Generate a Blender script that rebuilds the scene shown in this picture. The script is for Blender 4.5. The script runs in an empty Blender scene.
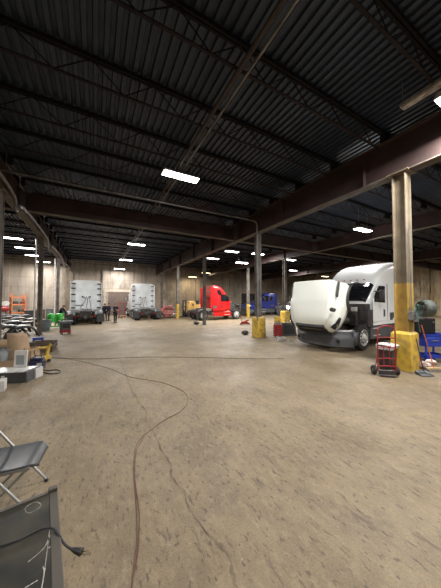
import bpy, math, random
from mathutils import Vector, Matrix, Euler
random.seed(7)
S = bpy.context.scene
COL = S.collection
PI = math.pi
R = math.radians

# ------------------------------------------------------------------ camera
F_PX = 232.0; CH = 2.0
YAW = math.atan2(.4756, .8797); PITCH = math.atan(6.5 / F_PX)
fh = Vector((math.sin(YAW), math.cos(YAW), 0)); Rv = Vector((math.cos(YAW), -math.sin(YAW), 0))
Fv = fh * math.cos(PITCH) + Vector((0, 0, math.sin(PITCH)))
Uv = Rv.cross(Fv)
CAM = Vector((0, 0, CH))
cd = bpy.data.cameras.new('camera'); cam = bpy.data.objects.new('camera', cd); COL.objects.link(cam)
cd.sensor_fit = 'VERTICAL'; cd.sensor_height = 36; cd.sensor_width = 27; cd.lens = 36 * F_PX / 588
cd.clip_start = .05; cd.clip_end = 200
cam.matrix_world = Matrix.Translation(CAM) @ Matrix((Rv, Uv, -Fv)).transposed().to_4x4()
S.camera = cam

def P(x, y, z=0.0):
    """where the ray through an image point meets the level z"""
    d = Fv + Rv * ((x - 220.5) / F_PX) + Uv * ((294 - y) / F_PX)
    return CAM + d * ((z - CH) / d.z)
def G(x, depth, z=0.0):
    """point on level z at horizontal forward depth, in column x"""
    return Vector((0, 0, z)) + fh * depth + Rv * ((x - 220.5) / F_PX * depth)

# ------------------------------------------------------------------ materials
def mat(name, col, rough=.6, metal=0., col2=None, scale=3., detail=4., lo=.35, hi=.65, bump=0., bscale=40., coat=0., emit=None, estr=0., stretch=None, spec=None, alpha=None):
    m = bpy.data.materials.new(name); m.use_nodes = True
    nt = m.node_tree; b = nt.nodes['Principled BSDF']
    b.inputs['Base Color'].default_value = (*col, 1); b.inputs['Roughness'].default_value = rough; b.inputs['Metallic'].default_value = metal
    if coat: b.inputs['Coat Weight'].default_value = coat; b.inputs['Coat Roughness'].default_value = .06
    if spec is not None: b.inputs['Specular IOR Level'].default_value = spec
    tc = nt.nodes.new('ShaderNodeTexCoord'); mp = nt.nodes.new('ShaderNodeMapping'); nt.links.new(tc.outputs['Object'], mp.inputs[0])
    if stretch: mp.inputs['Scale'].default_value = stretch
    if col2 is None: col2 = tuple(c * .8 for c in col)
    n = nt.nodes.new('ShaderNodeTexNoise'); n.inputs['Scale'].default_value = scale; n.inputs['Detail'].default_value = detail
    nt.links.new(mp.outputs[0], n.inputs['Vector'])
    r = nt.nodes.new('ShaderNodeMapRange'); r.inputs[1].default_value = lo; r.inputs[2].default_value = hi
    nt.links.new(n.outputs['Fac'], r.inputs[0])
    mx = nt.nodes.new('ShaderNodeMix'); mx.data_type = 'RGBA'
    mx.inputs[6].default_value = (*col, 1); mx.inputs[7].default_value = (*col2, 1)
    nt.links.new(r.outputs[0], mx.inputs[0]); nt.links.new(mx.outputs[2], b.inputs['Base Color'])
    if bump:
        n2 = nt.nodes.new('ShaderNodeTexNoise'); n2.inputs['Scale'].default_value = bscale; n2.inputs['Detail'].default_value = 5
        nt.links.new(mp.outputs[0], n2.inputs['Vector'])
        bp = nt.nodes.new('ShaderNodeBump'); bp.inputs['Strength'].default_value = bump; bp.inputs['Distance'].default_value = .02
        nt.links.new(n2.outputs['Fac'], bp.inputs['Height']); nt.links.new(bp.outputs[0], b.inputs['Normal'])
    if emit: b.inputs['Emission Color'].default_value = (*emit, 1); b.inputs['Emission Strength'].default_value = estr
    return m

M = {}
M['deck'] = mat('painted_deck_steel', (.038, .051, .078), .42, .2, (.024, .033, .05), .6)
M['joist'] = mat('black_joist_steel', (.012, .011, .012), .7)
M['joist_rust'] = mat('rusty_chord_steel', (.025, .019, .02), .7, 0, (.016, .013, .014), 2)
M['girder'] = mat('red_oxide_girder', (.052, .031, .029), .6, 0, (.032, .021, .02), 1.2)
M['flange'] = mat('pale_flange', (.12, .1, .082), .6, 0, (.07, .055, .045), 2)
M['col_dark'] = mat('grey_brown_column_paint', (.19, .17, .15), .6, 0, (.07, .06, .05), 2, bump=.1)
M['col_tan'] = mat('tan_column_paint', (.18, .145, .1), .55, 0, (.12, .095, .062), 3)
M['yellow'] = mat('safety_yellow_paint', (.56, .37, .05), .5, 0, (.26, .17, .04), 5, lo=.42, hi=.7, bump=.2)
M['yellow2'] = mat('mustard_yellow_paint', (.42, .27, .06), .5, 0, (.28, .18, .05), 4)
M['yellow_machine'] = mat('machine_yellow', (.8, .5, .16), .4, 0, (.6, .36, .1), 3)
M['white'] = mat('white_truck_paint', (.82, .84, .84), .22, 0, (.78, .8, .8), 1, coat=.6)
M['white_hood'] = mat('white_hood_paint', (.80, .83, .79), .22, 0, (.75, .78, .73), 1, coat=.6)
M['white_dull'] = mat('dusty_white_panel', (.66, .69, .71), .5, 0, (.55, .58, .6), 1.5)
M['red_truck'] = mat('red_truck_paint', (.5, .01, .012), .25, 0, (.42, .01, .012), 1, coat=.6)
M['blue_truck'] = mat('blue_truck_paint', (.014, .024, .2), .3, 0, (.01, .018, .14), 1, coat=.5)
M['black_truck'] = mat('dark_truck_paint', (.05, .052, .06), .3, 0, (.04, .04, .05), 1, coat=.4)
M['rubber'] = mat('black_rubber', (.022, .022, .023), .75, 0, (.04, .038, .036), 6)
M['plastic'] = mat('black_plastic', (.028, .028, .03), .45, 0, (.045, .045, .045), 5)
M['plastic_grey'] = mat('charcoal_plastic', (.075, .08, .088), .5, 0, (.055, .058, .062), 4)
M['chrome'] = mat('chrome', (.78, .78, .78), .18, 1., (.65, .65, .65), 5)
M['alu'] = mat('polished_aluminium', (.85, .85, .84), .35, .45, (.55, .55, .53), 6)
M['steel'] = mat('bare_steel', (.42, .41, .4), .4, .8, (.28, .26, .24), 8)
M['frame'] = mat('greasy_frame_black', (.03, .03, .032), .6, 0, (.07, .06, .055), 6)
M['engine'] = mat('grimy_engine', (.03, .029, .028), .5, .3, (.09, .08, .07), 8)
M['glass'] = mat('dark_glass', (.008, .009, .011), .06, 0, (.012, .012, .014), 1, coat=.3)
M['amber'] = mat('orange_marker_lens', (.5, .06, .02), .3)
M['taillens'] = mat('red_lens', (.45, .01, .01), .3)
M['rubber_blue'] = mat('blue_air_hose', (.03, .08, .35), .5)
M['red'] = mat('red_enamel', (.3, .014, .02), .4, 0, (.2, .012, .015), 5)
M['bucket'] = mat('red_bucket_plastic', (.5, .015, .02), .4)
M['scrap_red'] = mat('faded_red_engine_paint', (.42, .07, .06), .6, 0, (.3, .2, .18), 4, lo=.4, hi=.6)
M['green'] = mat('bright_green_plastic', (.025, .42, .04), .4, 0, (.02, .28, .03), 5)
M['bin_grey'] = mat('grey_bin_plastic', (.13, .16, .17), .5, 0, (.09, .11, .12), 5)
M['cardboard'] = mat('corrugated_cardboard', (.34, .235, .145), .85, 0, (.28, .19, .115), 6)
M['wood'] = mat('pale_lumber', (.5, .36, .2), .8, 0, (.4, .27, .14), 4, stretch=(1, 1, .15))
M['brown'] = mat('brown_crate_wood', (.12, .085, .055), .8, 0, (.07, .05, .035), 5)
M['blue'] = mat('blue_cart_enamel', (.01, .035, .33), .4, 0, (.008, .025, .22), 4)
M['blue_box'] = mat('blue_plastic_box', (.02, .035, .22), .5)
M['navy'] = mat('navy_plastic', (.012, .014, .05), .5)
M['grey_tray'] = mat('grey_tray_plastic', (.2, .22, .23), .6)
M['paper'] = mat('white_paper', (.5, .485, .46), .8)
M['bag_white'] = mat('thin_bin_bag', (.5, .49, .47), .5)
M['matte_black'] = mat('matte_black', (.012, .012, .013), .7)
M['cloth_white'] = mat('white_rag', (.62, .55, .5), .95, 0, (.5, .3, .28), 8, bump=.4)
M['orange'] = mat('orange_rack_paint', (.6, .17, .05), .5)
M['fan'] = mat('dusty_fan_grey', (.085, .1, .09), .55, .2, (.05, .06, .055), 6)
M['teal'] = mat('teal_cord', (.05, .17, .16), .6)
M['orange_handle'] = mat('orange_fibreglass_handle', (.62, .16, .06), .5)
M['cord_orange'] = mat('brown_red_cord', (.11, .04, .025), .6, 0, (.1, .05, .03), 4)
M['cord_black'] = mat('black_cord', (.015, .015, .016), .5)
M['bristle'] = mat('dusty_broom_bristles', (.11, .095, .075), .95, 0, (.05, .045, .04), 20, bump=.5)
M['brass'] = mat('brass_prong', (.65, .5, .25), .3, .9)
M['seat'] = mat('grey_chair_plastic', (.055, .057, .062), .4, 0, (.04, .042, .046), 4)
M['tube'] = mat('grey_painted_tube', (.24, .24, .235), .35, .6, (.33, .33, .32), 6)
M['skin'] = mat('skin', (.42, .23, .16), .6)
M['hair'] = mat('dark_hair', (.02, .015, .012), .7)
M['navy_cloth'] = mat('navy_work_clothes', (.018, .024, .042), .9, 0, (.012, .015, .026), 5)
M['dark_cloth'] = mat('black_work_clothes', (.014, .015, .019), .9, 0, (.025, .026, .03), 5)
M['housing'] = mat('lamp_housing', (.3, .3, .29), .5)
M['housing_white'] = mat('old_white_housing', (.42, .39, .36), .5, 0, (.2, .17, .15), 9)
M['lamp_white'] = mat('lit_white_diffuser', (.9, .9, .9), .5, emit=(1, .985, .96), estr=20)
M['lamp_warm'] = mat('lit_warm_diffuser', (.9, .8, .6), .5, emit=(1, .8, .45), estr=7)
M['headlamp'] = mat('lit_headlamp', (.9, .9, .9), .5, emit=(.85, .93, 1), estr=60)
M['screen'] = mat('dark_screen', (.012, .013, .015), .15)
M['conduit'] = mat('galvanised_conduit', (.2, .19, .185), .45, .3, (.11, .1, .095), 3)
M['pipe_rust'] = mat('rusty_sprinkler_pipe', (.07, .055, .05), .55, 0, (.04, .032, .03), 2)
M['shutter'] = mat('brown_roller_shutter', (.15, .105, .085), .6, 0, (.11, .08, .066), 2)
M['door_dark'] = mat('black_opening_door', (.016, .016, .018), .6)
M['door_trim'] = mat('concrete_door_surround', (.42, .36, .3), .8, 0, (.33, .28, .23), 3)

for k_, v_ in (('joist', .08), ('joist_rust', .1), ('pipe_rust', .15), ('conduit', .3), ('frame', .2), ('engine', .25), ('rubber', .2), ('matte_black', .15), ('deck', .35), ('girder', .2), ('flange', .25), ('plastic', .35), ('navy_cloth', .1), ('dark_cloth', .1)):
    M[k_].node_tree.nodes['Principled BSDF'].inputs['Specular IOR Level'].default_value = v_
def floor_material():
    m = bpy.data.materials.new('worn_concrete_floor'); m.use_nodes = True; nt = m.node_tree; L = nt.links.new; b = nt.nodes['Principled BSDF']
    tc = nt.nodes.new('ShaderNodeTexCoord')
    def noise(scale, detail=5, st=(1, 1, 1), rot=0, rough=.55, dist=0):
        mp = nt.nodes.new('ShaderNodeMapping'); mp.inputs['Scale'].default_value = st; mp.inputs['Rotation'].default_value = (0, 0, rot)
        L(tc.outputs['Object'], mp.inputs[0]); n = nt.nodes.new('ShaderNodeTexNoise')
        n.inputs['Scale'].default_value = scale; n.inputs['Detail'].default_value = detail; n.inputs['Roughness'].default_value = rough; n.inputs['Distortion'].default_value = dist
        L(mp.outputs[0], n.inputs['Vector']); return n.outputs['Fac']
    def rng(s, a, c, o0=0., o1=1.):
        r = nt.nodes.new('ShaderNodeMapRange'); r.inputs[1].default_value = a; r.inputs[2].default_value = c; r.inputs[3].default_value = o0; r.inputs[4].default_value = o1
        L(s, r.inputs[0]); return r.outputs[0]
    def mix(f, a, c, mode='MIX'):
        x = nt.nodes.new('ShaderNodeMix'); x.data_type = 'RGBA'; x.blend_type = mode; L(f, x.inputs[0])
        for s, v in ((6, a), (7, c)):
            if isinstance(v, tuple): x.inputs[s].default_value = (*v, 1)
            else: L(v, x.inputs[s])
        return x.outputs[2]
    c = mix(rng(noise(.35, 6), .38, .62), (.228, .174, .102), (.172, .131, .077))
    c = mix(rng(noise(1.1, 8, dist=.4), .5, .72, 0, .75), c, (.125, .094, .063))
    c = mix(rng(noise(.8, 5, (1, 1, 1), 1.0), .52, .75, 0, .7), c, (.255, .2, .128))
    c = mix(rng(noise(.5, 7, (1, .18, 1), .35), .5, .7, 0, .55), c, (.3, .242, .168))
    c = mix(rng(noise(3.2, 9, (1, .6, 1), .6, .68), .42, .62, 0, .5), c, (.115, .088, .06))
    c = mix(rng(noise(14, 8, (1, .5, 1), .5, .7), .5, .66, 0, .5), c, (.3, .238, .152))
    c = mix(rng(noise(7, 8, (1, .3, 1), .55, .68), .585, .66, 0, .75), c, (.07, .052, .037))
    c = mix(rng(noise(16, 7, (1, .3, 1), -.3, .66), .6, .66, 0, .7), c, (.065, .05, .036))
    c = mix(rng(noise(26, 3, (1, .45, 1), .9, .5), .6, .68, 0, .8), c, (.055, .04, .03))
    c = mix(rng(noise(48, 2), .74, .77, 0, .8), c, (.5, .45, .38))
    c = mix(rng(noise(70, 3), .35, .65, 0, .45), c, (.085, .065, .045))
    L(c, b.inputs['Base Color'])
    L(rng(noise(.7, 5), .3, .7, .5, .78), b.inputs['Roughness']); b.inputs['Specular IOR Level'].default_value = .35
    bp = nt.nodes.new('ShaderNodeBump'); bp.inputs['Strength'].default_value = .5; bp.inputs['Distance'].default_value = .014
    L(noise(22, 8, rough=.65), bp.inputs['Height']); L(bp.outputs[0], b.inputs['Normal'])
    return m
def wall_material(name, c1, c2, c3, horiz):
    m = bpy.data.materials.new(name); m.use_nodes = True; nt = m.node_tree; L = nt.links.new; b = nt.nodes['Principled BSDF']
    tc = nt.nodes.new('ShaderNodeTexCoord')
    def noise(scale, st, d=5):
        mp = nt.nodes.new('ShaderNodeMapping'); mp.inputs['Scale'].default_value = st
        L(tc.outputs['Object'], mp.inputs[0]); n = nt.nodes.new('ShaderNodeTexNoise'); n.inputs['Scale'].default_value = scale; n.inputs['Detail'].default_value = d
        L(mp.outputs[0], n.inputs['Vector']); return n.outputs['Fac']
    def mix(f, a, bb, lo, hi, amt=1.):
        r = nt.nodes.new('ShaderNodeMapRange'); r.inputs[1].default_value = lo; r.inputs[2].default_value = hi; r.inputs[4].default_value = amt; L(f, r.inputs[0])
        x = nt.nodes.new('ShaderNodeMix'); x.data_type = 'RGBA'; L(r.outputs[0], x.inputs[0])
        for s, v in ((6, a), (7, bb)):
            if isinstance(v, tuple): x.inputs[s].default_value = (*v, 1)
            else: L(v, x.inputs[s])
        return x.outputs[2]
    c = mix(noise(.9, (1, 1, .35)), c1, c2, .35, .65)
    c = mix(noise(2.2, (1, 1, .12)), c, c3, .5, .72, .8)
    c = mix(noise(.45, (1, 1, .8), 8), c, c3, .48, .66, .75)
    c = mix(noise(5, (1, 1, .3), 8), c, c1, .5, .7, .6)
    # courses of blockwork / board joints
    sp = nt.nodes.new('ShaderNodeSeparateXYZ'); L(tc.outputs['Object'], sp.inputs[0]); cb = nt.nodes.new('ShaderNodeCombineXYZ')
    L(sp.outputs['X' if horiz == 'x' else 'Y'], cb.inputs[0]); L(sp.outputs['Z'], cb.inputs[1])
    bt = nt.nodes.new('ShaderNodeTexBrick'); bt.inputs['Scale'].default_value = 1; bt.inputs['Brick Width'].default_value = 1.8; bt.inputs['Row Height'].default_value = 1.2
    bt.inputs['Mortar Size'].default_value = .03; bt.offset = 0; bt.inputs['Color1'].default_value = (1, 1, 1, 1); bt.inputs['Color2'].default_value = (.9, .88, .86, 1); bt.inputs['Mortar'].default_value = (.74, .72, .7, 1)
    L(cb.outputs[0], bt.inputs['Vector'])
    x = nt.nodes.new('ShaderNodeMix'); x.data_type = 'RGBA'; x.blend_type = 'MULTIPLY'; x.inputs[0].default_value = .9; L(c, x.inputs[6]); L(bt.outputs[0], x.inputs[7])
    L(x.outputs[2], b.inputs['Base Color']); b.inputs['Roughness'].default_value = .85
    return m
M['floor'] = floor_material()
M['crack'] = mat('floor_crack_dark', (.05, .036, .024), .9, 0, (.15, .118, .08), 6, lo=.3, hi=.6)
M['wall'] = wall_material('board_marked_concrete', (.37, .32, .265), (.27, .228, .188), (.14, .116, .095), 'x')
M['wall_side'] = wall_material('side_wall_concrete', (.48, .39, .26), (.34, .27, .18), (.13, .105, .07), 'y')
M['tabletop'] = mat('scuffed_dark_metal', (.02, .02, .018), .4, .1, (.075, .066, .046), 3.2, detail=8, lo=.42, hi=.72)
M['tableedge'] = mat('dark_metal_edge', (.07, .063, .052), .5, .3, (.08, .07, .06), 5)

# ------------------------------------------------------------------ mesh builder
class MB:
    def __init__(s): s.v = []; s.f = []; s.m = []; s.mi = 0
    def add(s, vs, fs):
        o = len(s.v); s.v += [Vector(v) for v in vs]
        for f in fs: s.f.append([i + o for i in f]); s.m.append(s.mi)
        return s
    def box(s, c, d, rot=None):
        c = Vector(c); hx, hy, hz = d[0] / 2, d[1] / 2, d[2] / 2
        vs = [Vector((x, y, z)) for x in (-hx, hx) for y in (-hy, hy) for z in (-hz, hz)]
        if rot:
            q = Euler(rot).to_matrix(); vs = [q @ v for v in vs]
        return s.add([v + c for v in vs], [(0, 1, 3, 2), (4, 6, 7, 5), (0, 4, 5, 1), (2, 3, 7, 6), (0, 2, 6, 4), (1, 5, 7, 3)])
    def bx(s, x0, x1, y0, y1, z0, z1): return s.box(((x0 + x1) / 2, (y0 + y1) / 2, (z0 + z1) / 2), (abs(x1 - x0), abs(y1 - y0), abs(z1 - z0)))
    def bar(s, a, b, w, h=None):
        """square bar from a to b"""
        a = Vector(a); b = Vector(b); d = (b - a); L = d.length
        if L < 1e-6: return s
        q = d.to_track_quat('X', 'Z').to_matrix(); h = h or w
        vs = [q @ Vector((x, y, z)) + a for x in (0, L) for y in (-w / 2, w / 2) for z in (-h / 2, h / 2)]
        return s.add(vs, [(0, 1, 3, 2), (4, 6, 7, 5), (0, 4, 5, 1), (2, 3, 7, 6), (0, 2, 6, 4), (1, 5, 7, 3)])
    def cyl(s, a, b, r0, r1=None, n=16, cap=True):
        a = Vector(a); b = Vector(b); r1 = r0 if r1 is None else r1
        q = (b - a).to_track_quat('Z', 'Y').to_matrix(); vs = []
        for p, r in ((a, r0), (b, r1)):
            for i in range(n): t = 2 * PI * i / n; vs.append(q @ Vector((r * math.cos(t), r * math.sin(t), 0)) + p)
        fs = [(i, (i + 1) % n, n + (i + 1) % n, n + i) for i in range(n)]
        if cap: fs += [tuple(range(n))[::-1], tuple(range(n, 2 * n))]
        return s.add(vs, fs)
    def tube(s, pts, r, n=8, sub=0):
        pts = [Vector(p) for p in pts]
        if sub: pts = smooth(pts, sub)
        vs = []; fs = []; k = len(pts); up = None
        for i, p in enumerate(pts):
            d = (pts[min(i + 1, k - 1)] - pts[max(i - 1, 0)]).normalized()
            if up is None: up = Vector((0, 0, 1)) if abs(d.z) < .9 else Vector((1, 0, 0))
            a = d.cross(up)
            if a.length < 1e-4: a = d.cross(Vector((0, 1, 0)))
            a.normalize(); b = a.cross(d).normalized(); up = b
            for j in range(n): t = 2 * PI * j / n; vs.append(p + a * r * math.cos(t) + b * r * math.sin(t))
        for i in range(k - 1):
            for j in range(n): fs.append((i * n + j, i * n + (j + 1) % n, (i + 1) * n + (j + 1) % n, (i + 1) * n + j))
        fs += [tuple(range(n))[::-1], tuple(range((k - 1) * n, k * n))]
        return s.add(vs, fs)
    def lathe(s, prof, c=(0, 0, 0), axis='Z', n=24, a0=0, a1=2 * PI):
        """prof: (radius, height) list"""
        vs = []; fs = []; c = Vector(c); full = abs(a1 - a0 - 2 * PI) < 1e-6; m = n if full else n + 1
        for (r, h) in prof:
            for i in range(m):
                t = a0 + (a1 - a0) * i / n; x, y = r * math.cos(t), r * math.sin(t)
                vs.append(c + (Vector((x, y, h)) if axis == 'Z' else Vector((x, h, y)) if axis == 'Y' else Vector((h, x, y))))
        for k in range(len(prof) - 1):
            for i in range(n):
                j = (i + 1) % m; fs.append((k * m + i, k * m + j, (k + 1) * m + j, (k + 1) * m + i))
        return s.add(vs, fs)
    def prism(s, poly, axis, a, b):
        """polygon extruded along an axis; poly points are the two other coordinates in order"""
        n = len(poly); vs = []
        for t in (a, b):
            for (p, q) in poly: vs.append({'X': (t, p, q), 'Y': (p, t, q), 'Z': (p, q, t)}[axis])
        return s.add(vs, [tuple(range(n)), tuple(range(n, 2 * n))[::-1]] + [(i, i + n, (i + 1) % n + n, (i + 1) % n) for i in range(n)])
    def grid(s, rows, closed=False):
        m = len(rows[0]); vs = [p for r in rows for p in r]; fs = []
        for i in range(len(rows) - 1):
            for j in range(m if closed else m - 1):
                k = (j + 1) % m; fs.append((i * m + j, i * m + k, (i + 1) * m + k, (i + 1) * m + j))
        return s.add(vs, fs)
    def build(s, name, mats, parent=None, bevel=0, solid=0, sharp=35, loc=None, rz=0, rot=None):
        me = bpy.data.meshes.new(name); me.from_pydata([tuple(v) for v in s.v], [], s.f); me.update()
        if not isinstance(mats, (list, tuple)): mats = [mats]
        for m in mats: me.materials.append(M[m] if isinstance(m, str) else m)
        import bmesh
        bm = bmesh.new(); bm.from_mesh(me)
        for f, i in zip(bm.faces, s.m): f.material_index = i; f.smooth = True
        bmesh.ops.recalc_face_normals(bm, faces=bm.faces); bm.to_mesh(me); bm.free()
        me.set_sharp_from_angle(angle=R(sharp))
        o = bpy.data.objects.new(name, me); COL.objects.link(o)
        if parent: o.parent = parent
        if loc is not None: o.location = loc
        if rz: o.rotation_euler = (0, 0, rz)
        if rot: o.rotation_euler = rot
        if solid:
            d = o.modifiers.new('thickness', 'SOLIDIFY'); d.thickness = solid; d.offset = 0
        if bevel:
            d = o.modifiers.new('bevel', 'BEVEL'); d.width = bevel; d.segments = 2; d.limit_method = 'ANGLE'
        return o
def smooth(pts, sub):
    out = []; n = len(pts)
    for i in range(n - 1):
        p0, p1, p2, p3 = pts[max(i - 1, 0)], pts[i], pts[i + 1], pts[min(i + 2, n - 1)]
        for k in range(sub):
            t = k / sub
            out.append(.5 * ((2 * p1) + (p2 - p0) * t + (2 * p0 - 5 * p1 + 4 * p2 - p3) * t * t + (3 * p1 - p0 - 3 * p2 + p3) * t ** 3))
    out.append(pts[-1]); return out
def tag(o, label, cat, group=None, kind=None):
    o['label'] = label; o['category'] = cat
    if group: o['group'] = group
    if kind: o['kind'] = kind
    return o
def thing(name, label, cat, loc=(0, 0, 0), rz=0, group=None):
    o = bpy.data.objects.new(name, None); o.empty_display_size = .2; COL.objects.link(o)
    o.location = loc; o.rotation_euler = (0, 0, rz); return tag(o, label, cat, group)
def struct(o): o['kind'] = 'structure'; return o
def copy_tree(o, parent=None):
    c = o.copy(); COL.objects.link(c)
    if parent: c.parent = parent
    for ch in list(o.children): copy_tree(ch, c)
    return c

# ------------------------------------------------------------------ the hall
XL, XM, XR, XE = -2.86, 7.94, 15.3, 39.0
XW, YB, YF = -13.7, 34.9, -7.0
DECK = 7.26
mb = MB(); mb.add([(XW, YF, 0), (XE, YF, 0), (XE, YB, 0), (XW, YB, 0)], [(0, 1, 2, 3)])
mb.add([(XW, YF, -.2), (XE, YF, -.2), (XE, YB, -.2), (XW, YB, -.2)], [(0, 1, 2, 3)])
crk = [(140, 50), (155, 85), (163, 105), (175, 130), (188, 152), (200, 165), (198, 180), (205, 192), (225, 230), (240, 262), (258, 290), (256, 312), (268, 330), (290, 355), (298, 385), (310, 410), (340, 450), (365, 472), (385, 490), (398, 520), (405, 545), (412, 575)]
pts = []
for i, (x, y) in enumerate(crk):
    p = P(60 + x / 2.32, 340 + y / 2.32); pts.append(p)
    if i < len(crk) - 1:
        q = P(60 + crk[i + 1][0] / 2.32, 340 + crk[i + 1][1] / 2.32)
        for t in (.33, .66): pts.append(p.lerp(q, t) + Vector((random.uniform(-1, 1), random.uniform(-1, 1), 0)) * .018)
mb.mi = 1
l = []; 
for i, p in enumerate(pts):
    d = (pts[min(i + 1, len(pts) - 1)] - pts[max(i - 1, 0)]); d.z = 0; d.normalize(); n = Vector((-d.y, d.x, 0)) * random.uniform(.004, .015)
    l.append([p + n + Vector((0, 0, .003)), p - n + Vector((0, 0, .003))])
mb.grid(l)
struct(mb.build('floor', ['floor', 'crack']))
mb = MB(); mb.bx(XW, XE, YB, YB + .3, 0, DECK + .3)
for x in (-9, -2.9, 1.2, 14.6, 21, 28): mb.bx(x - .35, x + .35, YB - .25, YB, 0, DECK - .6)     # pilasters
struct(mb.build('wall_back', 'wall'))
mb = MB(); mb.bx(XE, XE + .3, YF, YB, 0, DECK + .3)
for y in (-1, 5, 9.8, 14.2, 19, 25): mb.bx(XE - .3, XE, y - .45, y + .45, 0, DECK - .6)
struct(mb.build('wall_right', 'wall_side'))
mb = MB(); mb.bx(XW - .3, XW, YF, YB, 0, DECK + .3); struct(mb.build('wall_left', 'wall_side'))
mb = MB(); mb.bx(XW, XE, YF - .3, YF, 0, DECK + .3); struct(mb.build('wall_front', 'wall'))
# corrugated deck, ribs along Y
mb = MB(); rows = [[], []]; x = XW; pitch = .2
while x < XE:
    for dx, z in ((0, DECK), (.085, DECK), (.105, DECK + .06), (.18, DECK + .06)):
        rows[0].append(Vector((x + dx, YF, z))); rows[1].append(Vector((x + dx, YB, z)))
    x += pitch
mb.grid(rows)
mb.bx(XW, XE, YF, YB, DECK + .2, DECK + .3)
struct(mb.build('ceiling', 'deck', sharp=20))

def girder(a, b, z0, z1, fw, name='steel_girder'):
    a = Vector((*a, 0)); b = Vector((*b, 0)); m = (a + b) / 2; d = b - a; ly = abs(d.y) > abs(d.x); L = d.length
    def bb(w, za, zb): 
        c = (m.x, m.y, (za + zb) / 2); mb.box(c, (w, L, zb - za) if ly else (L, w, zb - za))
    mb = MB(); bb(.03, z0, z1); bb(fw, z1 - .03, z1); mb.mi = 1; bb(fw, z0 - .035, z0)
    mb.mi = 0; n = int(L / 3.5)
    for i in range(1, n):
        p = a + d * (i / n); mb.box((p.x, p.y, (z0 + z1) / 2), (fw * .9, .02, z1 - z0) if ly else (.02, fw * .9, z1 - z0))
    return struct(mb.build(name, ['girder', 'flange']))
girder((XM, YF), (XM, YB), 5.77, 6.9, .36)
girder((XL, YF), (XL, YB), 5.77, 6.6, .3)
girder((XR, YF), (XR, YB), 5.85, 6.6, .3)
girder((XW, 12.6), (XL - .2, 12.6), 5.85, 6.6, .25); girder((XL + .2, 12.6), (XM - .2, 12.6), 5.85, 6.6, .25)
girder((XM + .2, 12.6), (XR - .2, 12.6), 5.85, 6.6, .25); girder((XR + .2, 12.6), (XE, 12.6), 5.85, 6.6, .25)
# open-web joists
def joist_mesh(L):
    mb = MB()
    for s in (-1, 1): mb.bx(0, L, s * .035 - .025, s * .035 + .025, DECK - .09, DECK - .01)
    zb = 6.66; n = max(4, int(L / 1.2)); st = L / n
    mb.mi = 1; mb.bx(.35, L - .35, -.03, .03, zb - .02, zb + .01)
    for i in range(n):
        a = i * st; mb.mi = 0
        mb.bar((a, 0, DECK - .07), (a + st / 2, 0, zb), .018); mb.bar((a + st / 2, 0, zb), (a + st, 0, DECK - .07), .018)
    mb.mi = 0; mb.bx(-.02, .12, -.06, .06, 6.9, DECK - .05); mb.bx(L - .12, L + .02, -.06, .06, 6.9, DECK - .05)
    return mb
for k, (xa, xb) in enumerate(((XW, XL), (XL, XM), (XM, XR), (XR, (XR + XE) / 2), ((XR + XE) / 2, XE))):
    first = None; y = 3.83 - 1.752 * 5
    while y < YB - .3:
        if first is None: first = struct(joist_mesh(xb - xa - .1).build('roof_joist', ['joist', 'joist_rust'])); o = first
        else: o = first.copy(); COL.objects.link(o)
        o.location = (xa + .05, y, 0); y += 1.752
mb = MB(); girder(((XR + XE) / 2, YF), ((XR + XE) / 2, YB), 5.85, 6.7, .3)

# pipes and conduits up high
def pipe(name, pts, r, m, label, cat='pipe', group=None, sub=0):
    return tag(MB().tube(pts, r, 8, sub).build(name, m), label, cat, group)
pipe('sprinkler_pipe', [(2.46, YF, 6.58), (2.46, YB, 6.58)], .05, 'pipe_rust', 'thick ceiling pipe running lengthwise, left one of the pair near the hall centre')
pipe('conduit_pipe', [(2.66, YF, 6.6), (2.66, YB, 6.6)], .03, 'conduit', 'thin bright conduit running lengthwise beside the thick ceiling pipe')
pipe('conduit_pipe', [(XW, 10.02, 6.28), (7.5, 10.02, 6.28), (7.62, 10.02, 6.2), (7.66, 10.02, 6.0), (7.66, 10.02, .9)], .035, 'conduit', 'long crosswise conduit that drops down the side of the column with a square yellow pier', 'conduit')
pts = [(XL + .36, y, z) for y, z in ((-3, 5.7), (3, 5.7), (9.8, 5.7), (10.6, 5.2), (11.6, 5.62), (16.8, 5.6), (17.6, 5.05), (18.6, 5.55), (24, 5.55), (25, 5.1), (26, 5.5), (33.5, 5.5))]
pipe('conduit_pipe', pts, .045, 'conduit', 'grey conduit looping from column to column under the left girder', 'conduit', sub=5)

pipe('conduit_pipe', [(XL - .22, 16.95, .3), (XL - .22, 16.95, 2.6), (XL - .2, 16.95, 5.6)], .04, 'alu', 'bright conduit running down the left side of the grey column behind the fenders', 'conduit')
pipe('conduit_pipe', [(XL - .2, 24.3, .3), (XL - .2, 24.3, 5.6)], .04, 'alu', 'bright conduit running down the left side of the slim column behind the trash can', 'conduit')

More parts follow.
